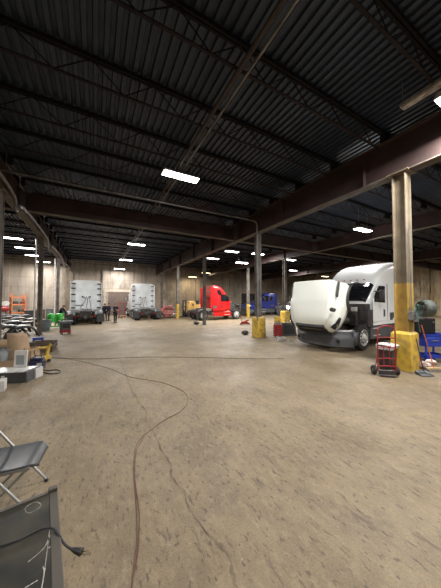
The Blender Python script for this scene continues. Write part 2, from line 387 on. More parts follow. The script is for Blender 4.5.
# ------------------------------------------------------------------ lights
def fixture(loc, label, warm=False, power=260, lit=True, L=1.3, W=.38, rz=0):
    t = thing('ceiling_light', label, 'light', loc, rz)
    mb = MB(); mb.prism([(-W / 2, 0), (W / 2, 0), (W / 2, .04), (W * .28, .12), (-W * .28, .12), (-W / 2, .04)], 'X', -L / 2, L / 2)
    mb.build('housing', 'housing' if lit else 'housing_white', t)
    for sx in (-.4, .4): MB().cyl((sx, 0, .11), (sx, 0, max(.2, DECK - .1 - loc[2])), .008, n=6).build('hanger', 'steel', t)
    d = MB().bx(-L / 2 + .02, L / 2 - .02, -W / 2 + .02, W / 2 - .02, -.025, .0)
    d.build('diffuser', ('lamp_warm' if warm else 'lamp_white') if lit else 'housing_white', t, bevel=.01)
    if lit:
        ld = bpy.data.lights.new('lamp', 'AREA'); ld.shape = 'RECTANGLE'; ld.size = L; ld.size_y = W; ld.energy = power
        ld.color = (1, .82, .52) if warm else (1, .97, .93)
        lo = bpy.data.objects.new('lamp', ld); COL.objects.link(lo); lo.parent = t; lo.location = (0, 0, -.03)
    return t
LZ = 6.4
LIGHTS = [
 (181, 176.5, LZ, 0, 'large lit panel light nearest the camera, above the open floor'),
 (136.5, 244.5, LZ, 0, 'lit panel light above the gap between the two white trucks, nearest of its row'),
 (126, 260, LZ, 0, 'lit panel light in the middle of the row above the roller door'),
 (119.5, 269, 6.15, 0, 'lit panel light farthest back in the row above the roller door'),
 (11, 238, LZ, 0, 'lit panel light nearest of the four in the far left bay'),
 (25, 248, LZ, 0, 'lit panel light second of the four in the far left bay'),
 (34, 255.5, LZ, 0, 'lit panel light third of the four in the far left bay'),
 (43.5, 262, LZ, 0, 'lit panel light farthest of the four in the far left bay'),
 (232, 251.5, LZ, 0, 'lit panel light left of the column with square yellow pier, higher one'),
 (213, 258.5, LZ, 0, 'lit panel light above the red truck, right of the slim column'),
 (242, 263, 5.8, 0, 'lit panel light just left of the pier column, lower one'),
 (258, 254, LZ, 0, 'lit panel light directly behind the column with square yellow pier'),
 (363, 230, 6.0, 0, 'large lit panel light above the white truck with open hood'),
 (362, 259, LZ, 0, 'smaller lit panel light low over the roof of the open-hooded white truck'),
 (290.5, 260, LZ, 0, 'lit panel light above the raised white hood, higher one'),
 (293, 270.5, LZ, 0, 'lit panel light above the raised white hood, lower one'),
 (206, 273, 6.1, 1, 'warm yellowish light near back wall, right of the slim column'),
 (192.5, 277, 5.6, 1, 'warm yellowish light near back wall above the yellow forklift'),
 (325, 276.5, 5.6, 1, 'warm yellowish light far behind the raised white hood'),
]
for (x, y, z, w, lab) in LIGHTS:
    fixture(P(x, y, z), lab, bool(w), 150 if w else (300 if lab.startswith('large lit panel light nearest') else 430))
fixture(P(457, 106, 6.35), 'glaring panel light at the top right edge beside the girder', False, 620)
fixture(P(424, 95, 6.55), 'unlit old white fixture beside the top right girder', lit=False, L=.85, W=.2, rz=PI / 2)
for (x, y, lab, pw_) in ((2.4, .5, 'panel light over the camera', 230), (-8, 3, 'panel light of the left bay beside camera', 330), (13, -1.5, 'panel light of the right bay behind the column', 560),
                    (-8, -3, 'panel light in the rear left corner', 250), (3, -5, 'panel light behind the camera', 300), (24, 3, 'panel light of the far right bay', 450), (32, 8, 'panel light by the right wall', 450), (30, 16, 'panel light of the deep right bay', 450)):
    fixture((x, y, LZ), lab, False, pw_)

# ------------------------------------------------------------------ columns
def column(x, y, label, top=5.74, w=.22, pier=None, paint=None, mats=('col_dark', 'yellow2', 'yellow'), bands=None, pw=.52):
    t = thing('steel_column', label, 'column', (x, y, 0))
    z1 = paint or 0
    def seg(za, zb, mi):
        mb.mi = mi; tf = .025
        mb.bx(-w / 2, w / 2, -w / 2, -w / 2 + tf, za, zb); mb.bx(-w / 2, w / 2, w / 2 - tf, w / 2, za, zb); mb.bx(-tf / 2, tf / 2, -w / 2, w / 2, za, zb)
    mb = MB()
    if z1: seg(.02, z1, 1)
    seg(z1 if z1 else .02, top - .02, 0)
    mb.mi = 0; mb.bx(-w * .8, w * .8, -w * .8, w * .8, 0, .02); mb.bx(-w * .8, w * .8, -w * .8, w * .8, top - .02, top)
    mb.build('shaft', [mats[0], mats[1]], t)
    if pier:
        MB().add([(-pw / 2, -pw / 2, 0), (pw / 2, -pw / 2, 0), (pw / 2, pw / 2, 0), (-pw / 2, pw / 2, 0),
                  (-pw / 2, -pw / 2, pier), (pw / 2, -pw / 2, pier), (pw / 2, pw / 2, pier), (-pw / 2, pw / 2, pier),
                  (-pw / 2 + .06, -pw / 2 + .06, pier + .06), (pw / 2 - .06, -pw / 2 + .06, pier + .06), (pw / 2 - .06, pw / 2 - .06, pier + .06), (-pw / 2 + .06, pw / 2 - .06, pier + .06)],
                 [(0, 1, 5, 4), (1, 2, 6, 5), (2, 3, 7, 6), (3, 0, 4, 7), (4, 5, 9, 8), (5, 6, 10, 9), (6, 7, 11, 10), (7, 4, 8, 11), (8, 9, 10, 11), (3, 2, 1, 0)]).build('pier', mats[2], t, bevel=.015)
    return t
column(XM, 3.42, 'tan steel column with yellow lower shaft beside the open-hooded white truck', w=.34, pier=1.05, paint=2.5, mats=('col_tan', 'yellow2', 'yellow'), pw=.5)
column(XM, 10.3, 'brown steel column rising from a square yellow pier in the hall centre', w=.26, pier=1.05, paint=1.9, mats=('col_dark', 'col_dark', 'yellow'), pw=.52)
column(XM, 17.5, 'slim steel column standing in front of the red truck tail', w=.22, paint=1.9, mats=('col_dark', 'col_dark', 'yellow'))
column(XM, 24.5, 'slim steel column with yellow base left of the forklift', w=.26, paint=1.6, mats=('col_dark', 'yellow', 'yellow'))
column(XM, 31.4, 'dark steel column near back wall behind the second white truck', w=.25)
column(XL, 10.3, 'steel column cut by the left edge of the view', w=.2)
column(XL, 17.15, 'grey steel column behind the pile of black fenders', w=.22)
column(XL, 24.5, 'slim steel column behind the grey trash can', w=.22)
column(XL + .1, 31.2, 'broad steel column near back wall left of the first white truck', w=.34, mats=('col_tan', 'yellow', 'yellow'))
column(XR, 15.9, 'steel column with yellow pier behind the black leaning panel', w=.26, pier=1.0, paint=1.3, mats=('col_dark', 'yellow', 'yellow'), pw=.6)
column(XR, 21.7, 'slim steel column beside the red floor jack, between red and blue trucks', w=.24, paint=1.6, mats=('col_dark', 'yellow', 'yellow'))

# ------------------------------------------------------------------ doors in the back wall
def wx(px):   # X on back wall seen in column px
    r = (px - 220.5) / F_PX; return (r * .8797 * YB + .4756 * YB) / (.8797 - r * .4756)
xa, xb = wx(106), wx(131)
d = struct(thing('door_1', 'brown closed roller door in the back wall', 'door', ((xa + xb) / 2, YB - .26, 0))); hw = (xb - xa) / 2
mb = MB(); n = 26; zt = 3.15; rows = [[], []]
for i in range(n * 2 + 1):
    z = zt * i / (n * 2); y = .0 if i % 2 else .04
    rows[0].append(Vector((-hw, y, z))); rows[1].append(Vector((hw, y, z)))
mb.grid(rows).build('shutter', 'shutter', d, sharp=180)
mb = MB(); mb.bx(-hw - .3, -hw, -.04, .26, 0, zt + .35); mb.bx(hw, hw + .3, -.04, .26, 0, zt + .35); mb.bx(-hw, hw, -.04, .26, zt, zt + .35); mb.build('surround', 'door_trim', d)
xa, xb = wx(241), wx(256)
d = struct(thing('door_2', 'dark closed door in the back wall', 'door', ((xa + xb) / 2, YB - .06, 0))); hw = (xb - xa) / 2
mb = MB(); mb.bx(-hw, hw, 0, .05, 0, 3.3)
for z in (.8, 1.6, 2.4): mb.bx(-hw, hw, -.03, 0, z, z + .06)
mb.build('panel', 'door_dark', d)
mb = MB(); mb.bx(-hw - .15, -hw, -.06, .06, 0, 3.45); mb.bx(hw, hw + .15, -.06, .06, 0, 3.45); mb.bx(-hw, hw, -.06, .06, 3.3, 3.45); mb.build('surround', 'door_trim', d)

# ------------------------------------------------------------------ trucks
def wheel(parent, x, y, r=.5, w=.27, out=-1, hub='alu', dual=False, n=32):
    """wheel with its axle along Y; out = side that shows"""
    mb = MB()
    for k in range(2 if dual else 1):
        o = -out * k * .32; h = w / 2
        mb.lathe([(r * .56, o - h * .85), (r * .8, o - h), (r * .94, o - h * .9), (r, o - h * .6), (r, o - h * .25), (r * .975, o - h * .22), (r * .975, o - h * .12), (r, o - h * .1), (r, o + h * .1),
                  (r * .975, o + h * .12), (r * .975, o + h * .22), (r, o + h * .25), (r, o + h * .6), (r * .94, o + h * .9), (r * .8, o + h), (r * .56, o + h * .85), (r * .56, o - h * .85)], axis='Y', n=n)
    t = mb.build('wheel', 'rubber', parent, loc=(x, y, r))
    s = out; h = w / 2; dep = .02 if not dual else .13
    rb = MB(); rb.lathe([(r * .63, s * h * .93), (r * .6, s * h * .97), (r * .53, s * (h * .6)), (r * .5, s * (h - dep - .03)), (r * .3, s * (h - dep)), (r * .27, s * (h - dep + .01)), (.12, s * (h - dep + .015)), (.11, s * (h - dep + .07)), (.08, s * (h - dep + .09)), (.001, s * (h - dep + .09))], axis='Y', n=n)
    for i in range(10):
        a = 2 * PI * i / 10; rb.cyl((r * .29 * math.cos(a), s * (h - dep - .01), r * .29 * math.sin(a)), (r * .29 * math.cos(a), s * (h - dep + .04), r * .29 * math.sin(a)), .016, n=6)
    rb.mi = 1
    for i in range(10):
        a = 2 * PI * (i + .5) / 10; rb.cyl((r * .42 * math.cos(a), s * (h - dep - .02), r * .42 * math.sin(a)), (r * .42 * math.cos(a), s * (h - dep + .006), r * .42 * math.sin(a)), .036, n=10)
    rb.cyl((0, s * (h - .1), 0), (0, s * (h + .0), 0), .085, n=16)
    rb.build('rim', [hub, 'plastic'], t)
    return t
def sect(x, zb, zt, hw, r=.16, tumble=.94, n=6):
    pts = [(-hw, zb), (-hw * (1 + tumble) / 2, (zb + zt) / 2)]; ht = hw * tumble
    for i in range(n + 1):
        a = PI - PI / 2 * i / n; pts.append((-ht + r + r * math.cos(a), zt - r + r * math.sin(a)))
    pts.append((0, zt + .015))
    pts += [(-p, q) for (p, q) in reversed(pts[:-1])]
    return [Vector((x, p, q)) for p, q in pts]
def interp(tab, x):
    for i in range(len(tab) - 1):
        if x <= tab[i + 1][0]:
            t = (x - tab[i][0]) / (tab[i + 1][0] - tab[i][0]); t = max(0, min(1, t)); return [a + (b - a) * t for a, b in zip(tab[i], tab[i + 1])]
    return tab[-1]
def hood_rows(xs, closed_z=None):
    tab = [(0.02, .78, 1.0, .72), (.1, .76, 1.18, .84), (.3, .76, 1.36, 1.0), (.6, .76, 1.48, 1.1), (1.0, .76, 1.6, 1.17), (1.5, .76, 1.7, 1.2), (2.0, .76, 1.78, 1.2)]
    prof = [(1, 0), (1.0, .2), (1.0, .42), (.99, .54), (.96, .61), (.9, .65), (.81, .68), (.78, .8), (.745, .9), (.69, .96), (.6, .985), (.3, 1.0), (0, 1.0)]
    rows = []
    for x in xs:
        _, zb, zt, hw = interp(tab, x); d = x - 1.5; rr = .63
        if abs(d) < rr: zb = max(zb, .5 + math.sqrt(rr * rr - d * d))
        if x > 1.95: zb = max(zb, .9)
        full = [Vector((x, -hw * a, zb + (zt - zb) * b)) for a, b in prof]
        base = .76
        full = [Vector((x, -hw * a, max(zb, base + (zt - base) * b) if i else zb)) for i, (a, b) in enumerate(prof)]
        rows.append(full + [Vector((p.x, -p.y, p.z)) for p in reversed(full[:-1])])
    return rows
def truck(label, loc, rz, paint, roof=3.85, hood_angle=0, has_hood=True, frame_len=3.0, hub='alu', rear_detail=True, back='white_dull', open_door=False, engine=True, hoodpaint=None, headlamp=False, cat='truck', xe=6.1, rear_axle=None, has_bumper=True):
    t = thing('semi_truck', label, cat, loc, rz)
    XE_ = xe + frame_len; AX = (rear_axle,) if rear_axle else (XE_ - 2.05, XE_ - .75); KX = (xe - 2.95) / 3.15
    # chassis
    mb = MB()
    for s in (-1, 1): mb.bx(.5, XE_, s * .43 - .04, s * .43 + .04, .72, .98)
    for x in (.6, 2.4, 4.2, xe + .2, XE_ - .05): mb.bx(x - .05, x + .05, -.42, .42, .76, .94)
    for x in (1.5,) + AX: mb.cyl((x, -1.0, .5), (x, 1.0, .5), .07, n=10)
    for x in AX: mb.lathe([(.02, -.2), (.18, -.12), (.2, 0), (.18, .12), (.02, .2)], (x, 0, .5), 'Y', 14)
    mb.build('chassis_frame', 'frame', t)
    for s in (-1, 1):
        wheel(t, 1.5, s * 1.08, r=.52, out=s, hub=hub)
        for x in AX: wheel(t, x, s * 1.12, out=s, hub=hub, dual=True)
    # cab and sleeper as one shell
    rz_ = roof - 2.95
    prof = [(1.95, .95, 1.72, 1.02, .1), (2.05, .95, 1.93, 1.1, .14), (2.4, .95, 2.33, 1.14, .2), (2.74, .95, 2.74, 1.17, .24), (2.84, .95, 2.84, 1.18, .24)]
    for f, zf in ((2.95, .06), (3.2, .3), (3.5, .52), (3.9, .72), (4.4, .87), (5.0, .96), (5.6, 1.0), (6.1, 1.0)):
        f_ = 2.95 + (f - 2.95) * KX
        prof.append((f_, .95, 2.9 + (rz_ + .05) * zf, 1.2 + .03 * min(1, (f - 2.9) / 1.5), .26))
    rows = [sect(*p) for p in prof]
    mb = MB(); mb.grid(rows)
    n0 = len(rows[0]); mb.add(rows[0], [tuple(range(n0))]); mb.mi = 1; mb.add(rows[-1], [tuple(range(n0))[::-1]]); mb.mi = 0
    mb.add([rows[0][0], rows[0][-1], rows[-1][-1], rows[-1][0]], [(0, 1, 2, 3)])
    mb.build('cab', [paint, back], t, sharp=40)
    MB().bx(1.88, 2.28, -1.12, 1.12, .9, 1.86).bx(1.9, 2.33, -1.2, 1.2, .9, 1.62).build('firewall', 'frame', t, bevel=.02)
    # windshield following the sloping front
    wr = []
    for x in (2.08, 2.3, 2.55, 2.76):
        q = interp(prof, x); row = sect(x - .02, q[1], q[2] + .012, q[3] + .006, q[4])
        c = [p for p in row if p.z > q[2] - q[4] * .55]; wr.append([p + Vector((-.006, 0, .006)) for p in c])
    m = min(len(r) for r in wr); wr = [r[(len(r) - m) // 2:(len(r) - m) // 2 + m] for r in wr]
    w_ = MB().grid(wr).build('windshield', 'glass', t, solid=.008)
    MB().bar((2.12, 0, 2.0), (2.74, 0, 2.76), .03, .04).build('pillar', 'plastic', w_)
    # doors with window, handle, mirror
    for s in (-1, 1):
        Y0 = s * 1.165
        dd = MB()
        poly = [(2.32, 1.1), (3.55, 1.1), (3.55, 2.72), (2.86, 2.72), (2.42, 2.12), (2.32, 2.0)]
        dd.prism(poly, 'Y', Y0 - .02, Y0 + .045 * s + .0)
        if open_door and s == 1:
            hinge = (2.35, 1.22, 0)
            dd = MB(); dd.prism([(x - 2.35, z) for x, z in poly], 'Y', -.03, .03)
            dr = dd.build('door', paint, t, loc=hinge, rot=(0, 0, R(82)), bevel=.015)
            MB().prism([(.2, 1.9), (1.1, 1.9), (1.1, 2.6), (.55, 2.6), (.15, 2.1)], 'Y', -.04, .04).build('side_window', 'glass', dr)
            MB().bx(.1, 1.1, -.045, -.03, 1.2, 1.85).build('door_trim_panel', 'plastic_grey', dr)
        else:
            dr = dd.build('door', paint, t, bevel=.012)
            win = MB().prism([(2.42, 1.95), (3.46, 1.9), (3.46, 2.64), (2.84, 2.64), (2.42, 2.16)], 'Y', Y0 + s * .035, Y0 + s * .055).build('side_window', 'glass', dr)
            MB().bx(3.3, 3.4, Y0 + s * .04, Y0 + s * .07, 1.3, 1.6).build('door_handle', 'plastic', dr)
        mm = MB(); yo = s * 1.42
        mm.bx(2.56, 2.68, yo - .1, yo + .1, 1.98, 2.44); mr = mm.build('mirror', 'plastic' if paint != 'white' or True else paint, t, bevel=.04)
        MB().bx(2.685, 2.695, yo - .08, yo + .08, 2.02, 2.4).build('mirror_glass', 'chrome', mr)
        MB().tube([(2.5, s * 1.15, 2.4), (2.62, s * 1.36, 2.36)], .02).build('mirror_arm', 'plastic', mr); MB().tube([(2.5, s * 1.15, 2.02), (2.62, s * 1.36, 2.06)], .02).build('mirror_arm', 'plastic', mr)
        # sleeper side: skirt, window, steps, tank
        sk = MB(); sk.prism([(2.15, .38), (xe - .05, .38), (xe - .05, .93), (2.2, .93)], 'Y', s * 1.12, s * 1.17); sk.build('side_skirt', 'plastic_grey' if paint != 'red_truck' else paint, t, bevel=.015)
        MB().bx(2.35, 3.0, s * 1.0, s * 1.19, .5, .54).build('step', 'alu', t); MB().bx(2.35, 3.0, s * 1.0, s * 1.2, .8, .84).build('step', 'alu', t)
        MB().cyl((3.3, s * .85, .68), (min(5.4, xe), s * .85, .68), .27, n=20).build('fuel_tank', 'alu', t)
        sp = MB(); sp.bx(3.72, 3.735, s * 1.195, s * 1.215, 1.0, 2.75); sp.bx(3.95, 4.4, s * 1.19, s * 1.222, 1.1, 1.45); sp.build('body_seam', 'plastic_grey' if s else paint, t)
        MB().prism([(xe - 1.05, roof - 1.0), (xe - .6, roof - .95), (xe - .48, roof - .5), (xe - .8, roof - .45)], 'Y', s * 1.185, s * 1.212).build('roof_vent_window', 'glass', t)
        # side extender
        MB().prism([(xe, 1.2), (xe + .32, 1.2), (xe + .28, roof - .2), (xe, roof - .15)], 'Y', s * 1.19, s * 1.225).build('side_extender', paint if paint != 'white' else 'white_dull', t)
        if rear_detail:
            for z in (1.35, 1.95, 2.55, 3.1, roof - .3): MB().bx(xe, xe + .06, s * .86, s * 1.2, z - .05, z + .05).build('extender_bracket', 'plastic', t)
            MB().bx(XE_ - .12, XE_ - .08, s * .84 , s * 1.42, .22, .92).build('mudflap', 'plastic', t)
            f = MB(); f.lathe([(.62, -.3), (.62, .3)], (0, 0, 0), 'Y', 12, R(25), R(155))
            for ax in AX:
                f.build('rear_fender', 'plastic_grey', t, loc=(ax, s * 1.0, .5), solid=.02)
            [MB().cyl((XE_ - .02, s * q_, .7), (XE_ + .03, s * q_, .7), .045, n=12).build('tail_light', 'taillens', t) for q_ in (.55, .7)]
    for s in (-2, -1, 0, 1, 2):
        MB().lathe([(.001, .05), (.03, .045), (.045, 0)], (2.93, s * .3, 2.93), 'Z', 8).build('marker_light', 'amber', t)
    if rear_detail:
        h = MB(); h.lathe([(.42, .0), (.42, .06), (.2, .08), (.1, .02)], (XE_ - 1.45, 0, 1.04), 'Z', 18); h.bx(XE_ - 1.9, XE_ - .95, -.35, .35, .96, 1.05); h.build('fifth_wheel', 'frame', t)
        for k, (y, m_) in enumerate(((-.18, 'frame'), (.0, 'frame'), (.16, 'frame'))):
            MB().tube([(xe + .02, y, 2.35), (xe + .3, y + .1, 2.0), (xe + .4, y * 2.4, 1.35), (xe + .8, y + .15, 1.2), (xe + 1.0, y, 1.02)], .022, 6, 5).build('air_hose', m_, t)
        for y in (-.3, .28): MB().cyl((xe + .01, y, 2.35), (xe + .07, y, 2.35), .07, n=12).build('deck_lamp', 'plastic', t)
        MB().bx(xe, xe + .05, -.9, -.2, 1.55, 1.6).build('grab_bar', 'plastic', t)
        MB().bx(xe + .1, xe + .9, -1.15, -.55, .95, 1.2).build('battery_box', 'steel', t); MB().bx(xe + .15, xe + .8, .55, 1.15, .95, 1.2).build('battery_box', 'steel', t); MB().cyl((xe + .4, -.5, 1.1), (xe + .4, .5, 1.1), .13, n=12).build('air_tank', 'steel', t)
    # front
    if has_bumper:
        bmp = MB(); rows = []
        for y in [i * .0625 * 20 / 10 - 1.25 for i in range(21)]:
            a = abs(y) / 1.25; xo = .04 + .55 * a ** 3.2
            rows.append([Vector((xo + .1, y, .2)), Vector((xo + .02, y, .25)), Vector((xo, y, .5)), Vector((xo, y, .6)), Vector((xo + .05, y, .66)), Vector((xo + .05, y, .8)), Vector((xo + .16, y, .86))])
        bmp.grid(rows)
        for s in (-1, 1):
            bmp.grid([[Vector((.58, s * 1.25, .26)), Vector((.58, s * 1.25, .8))], [Vector((.86, s * 1.25, .3)), Vector((.94, s * 1.25, .78))]])
        bo = bmp.build('bumper', 'plastic_grey', t, solid=.03)
        MB().prism([(-.62, .36), (.62, .36), (.7, .58), (-.7, .58)], 'X', .02, .05).build('lower_grille', 'plastic', bo)
        for s in (-1, 1): MB().cyl((.16, s * .88, .45), (.2, s * .88, .45), .07, n=14).build('fog_lamp', 'glass', bo)
    if engine:
        e = MB(); random.seed(3)
        e.bx(.75, 2.0, -.32, .32, .75, 1.5); e.bx(.85, 1.9, -.25, .25, 1.5, 1.72)
        for i in range(6): e.cyl((.92 + i * .17, -.34, 1.3), (.92 + i * .17, -.34, 1.55), .06, n=8)
        e.cyl((.7, 0, 1.1), (.76, 0, 1.1), .38, n=20); e.bx(1.6, 1.95, -.85, -.4, .95, 1.55); e.bx(1.5, 1.95, .4, .85, 1.0, 1.6)
        e.cyl((1.0, -.55, 1.15), (1.5, -.55, 1.15), .14, n=14)
        eo = e.build('engine', 'engine', t, bevel=.02)
        h = MB()
        for i in range(16):
            a = Vector((random.uniform(.7, 1.9), random.uniform(-.8, .8), random.uniform(1.2, 1.75))); b = Vector((random.uniform(1.2, 2.0), random.uniform(-.8, .8), random.uniform(1.0, 1.8)))
            h.tube([a, (a + b) / 2 + Vector((0, 0, .2)), b], random.uniform(.015, .045), 6, 5)
        h.build('engine_hoses', 'plastic', eo)
        MB().cyl((1.75, -.72, 1.5), (1.75, -.72, 1.72), .12, n=14).build('coolant_tank', 'paper', eo)
        rd = MB(); rd.bx(.5, .62, -.55, .55, .7, 1.55); rd.build('radiator', 'frame', t, bevel=.02)
    if has_hood:
        hp = hoodpaint or paint
        xs = [.02, .06, .1, .2, .3, .45, .6, .75, .87, .9, .95, 1.0, 1.08, 1.2, 1.35, 1.5, 1.62, 1.7, 1.76, 1.8]
        hy = Vector((.1, 0, .74))
        hr = hood_rows(xs)
        mb = MB(); mb.grid([[p - hy for p in r] for r in hr])
        ho = mb.build('hood', hp, t, solid=.03, sharp=24, loc=hy + Vector((0, 0, .1 if hood_angle else 0)), rot=(0, -R(hood_angle), 0)) 
        def L_(p): return Vector(p) - hy
        # grille in the nose
        g = MB(); z0, z1 = .72, 1.24
        g.add([L_(p) for p in ((-.04, -.7, z0), (-.04, .7, z0), (.06, .62, z1), (.06, -.62, z1), (.06, -.7, z0), (.06, .7, z0), (.16, .62, z1), (.16, -.62, z1))], [(0, 1, 2, 3), (4, 7, 6, 5), (0, 4, 5, 1), (1, 5, 6, 2), (2, 6, 7, 3), (3, 7, 4, 0)])
        go = g.build('grille', 'plastic', ho)
        b_ = MB()
        for k in range(6):
            z = z0 + .05 + k * .08; w = .66 - (z - z0) * .12; b_.bar(L_((-.045 + (z - z0) * .19, -w, z)), L_((-.045 + (z - z0) * .19, w, z)), .02)
        b_.build('grille_bars', 'frame', go)
        for s in (-1, 1):
            # headlight wrapped on the corner
            rows = []
            for x in (.12, .2, .3, .42, .55):
                _, zb, zt, hw = interp([(.02, .78, 1.02, .72), (.1, .76, 1.22, .84), (.3, .76, 1.42, 1.0), (.6, .76, 1.56, 1.1)], x)
                za = .86 + (x - .12) * .25; zc = .86 + (x - .12) * .25 + .34 - (x - .12) * .42
                rows.append([L_((x - .01, s * (hw + .012), za)), L_((x - .015, s * (hw + .02), (za + zc) / 2)), L_((x - .01, s * (hw + .008), zc))])
            hl = MB().grid(rows).build('headlight', 'glass', ho, solid=.012)
            MB().cyl(L_((.26, s * 1.0, 1.0)), L_((.24, s * 1.02, 1.0)), .07, n=14).build('headlight_bulb', 'headlamp' if headlamp and s == 1 else 'chrome', hl)
            # intake slot along the shoulder
            MB().prism([(1.2, 1.43), (1.74, 1.49), (1.77, 1.55), (1.25, 1.49)], 'Y', -.04, .03).build('side_intake', 'plastic', ho, loc=Vector((-.1, s * 1.035, -.74)))
            mo = MB(); mo.lathe([(.001, -.05), (.09, -.04), (.11, .02), (.1, .06), (.001, .065)], L_((.62, s * 1.1, 1.64)), 'X', 14)
            mq = mo.build('hood_mirror', 'plastic', ho); MB().tube([L_((.7, s * .98, 1.38)), L_((.65, s * 1.1, 1.6))], .02).build('mirror_arm', 'plastic', mq)
            fl = MB(); fl.lathe([(.64, -.13), (.66, 0), (.64, .02)], L_((1.5, s * 1.16, .5)), 'Y', 16, R(8), R(172)); fl.build('wheel_arch_lip', 'plastic' if hp in ('white', 'white_hood') else hp, ho, solid=.02)
        sh = MB(); rows = [[Vector((p.x, p.y * .86, .74 + (p.z - .74) * .9)) - hy for p in r] for r in hr[4:]]
        sh.grid(rows).build('inner_liner', 'plastic_grey', ho, solid=.02)
    return t
TR = 'trucks parked in the hall'
truck('white semi truck with its hood tilted forward beside the tan column', (7.84, 6.5, 0), R(5.6), 'white', roof=3.93, hood_angle=68, hoodpaint='white_hood')
def rear_truck(px, zc_back, label, **k):
    p = G(px, zc_back); # sleeper back; truck heads +Y, local +x = -Y
    return truck(label, (p.x, p.y + 6.1, 0), -PI / 2, 'white', **k)
rear_truck(86.5, 21.3, 'white semi truck seen from behind, left of the roller door', roof=3.84, frame_len=2.7, engine=False)
rear_truck(143, 26.3, 'white semi truck seen from behind with its side door open', roof=3.9, frame_len=3.0, open_door=False, engine=False)
truck('red semi truck with sleeper, hood removed, by the back wall', (14.9, 22.4, 0), PI + R(1), 'red_truck', roof=3.55, has_bumper=False, has_hood=False, engine=True, back='red_truck', xe=4.35, frame_len=1.8, rear_axle=5.45)
p = Vector((17.2, 24.4, 0))
truck('blue semi truck with low roof parked behind the centre column', (p.x, p.y + 1.3, 0), R(2), 'blue_truck', roof=3.0, back='blue_truck', xe=4.7, frame_len=2.7)
p = Vector((17.0, 17.1, 0))
truck('dark semi truck mostly hidden by the raised hood', (p.x, p.y + 1.0, 0), R(1), 'black_truck', roof=2.98, back='black_truck', xe=4.7, frame_len=2.7)

# ------------------------------------------------------------------ forklift and scrap
def forklift(loc, rz):
    t = thing('forklift', 'yellow forklift with big black tyres right of the column with yellow base', 'forklift', loc, rz)
    mb = MB(); mb.prism([(.5, .5), (3.0, .5), (3.1, 1.1), (3.0, 1.45), (1.9, 1.5), (1.55, 1.5), (1.45, 1.75), (1.3, 1.95), (.75, 1.95), (.5, 1.5)], 'Y', -.6, .6); mb.build('body', 'yellow_machine', t, bevel=.08)
    mb = MB(); mb.prism([(.2, .3), (.28, .3), (.34, 2.05), (.2, 2.05)], 'Y', -.5, -.38); mb.prism([(.2, .3), (.28, .3), (.34, 2.05), (.2, 2.05)], 'Y', .38, .5)
    for z in (.5, 1.2, 1.95): mb.bx(.2, .3, -.5, .5, z, z + .1)
    mb.build('mast', 'frame', t)
    for s in (-1, 1): MB().bx(-.7, .2, s * .28 - .06, s * .28 + .06, .08, .13).bx(.12, .2, s * .28 - .06, s * .28 + .06, .08, .7).build('fork', 'frame', t)
    for s in (-1, 1):
        wheel(t, .75, s * .72, r=.46, w=.3, out=s, hub='steel'); wheel(t, 2.5, s * .7, r=.42, w=.28, out=s, hub='green' if False else 'alu')
    MB().bx(1.5, 2.0, -.3, .3, 1.48, 1.6).bx(1.95, 2.05, -.3, .3, 1.55, 2.0).build('seat', 'plastic', t, bevel=.03)
    MB().cyl((1.1, -.605, 1.5), (1.1, -.62, 1.5), .12, n=14).build('fuel_cap', 'plastic', t)
forklift((9.2, 26.6, 0), R(3))
def engine_on_skid(loc, rz):
    t = thing('salvaged_engine', 'faded red engine resting on a skid left of the forklift', 'engine', loc, rz)
    mb = MB()
    for y in (-.4, 0, .4): mb.bx(-.9, .9, y - .05, y + .05, 0, .1)
    for x in (-.8, -.3, .3, .8): mb.bx(x - .1, x + .1, -.5, .5, .1, .13)
    mb.build('skid', 'brown', t)
    MB().bx(-.6, .6, -.3, .3, .4, 1.15).bx(-.5, .5, -.35, .1, 1.15, 1.45).bx(-.4, .4, -.2, .2, .13, .42).build('engine_block', 'scrap_red', t, bevel=.05)
    mb = MB()
    for i in range(5): mb.tube([(-.5 + i * .25, -.33, 1.0), (-.48 + i * .25, -.5, 1.2), (-.5 + i * .22, -.3, 1.45)], .045, 8, 4)
    mb.lathe([(.05, -.08), (.26, -.06), (.26, .06), (.05, .08)], (-.68, 0, .75), 'X', 16); mb.build('manifold', 'scrap_red', t)
    MB().cyl((.6, 0, .75), (.95, 0, .75), .24, .14, n=14).tube([(.2, -.4, .5), (.7, -.5, .45), (1.0, -.4, .5)], .06, 8, 4).build('gearbox', 'steel', t)
p = G(167.5, 26.3); engine_on_skid((p.x, p.y, 0), R(5))

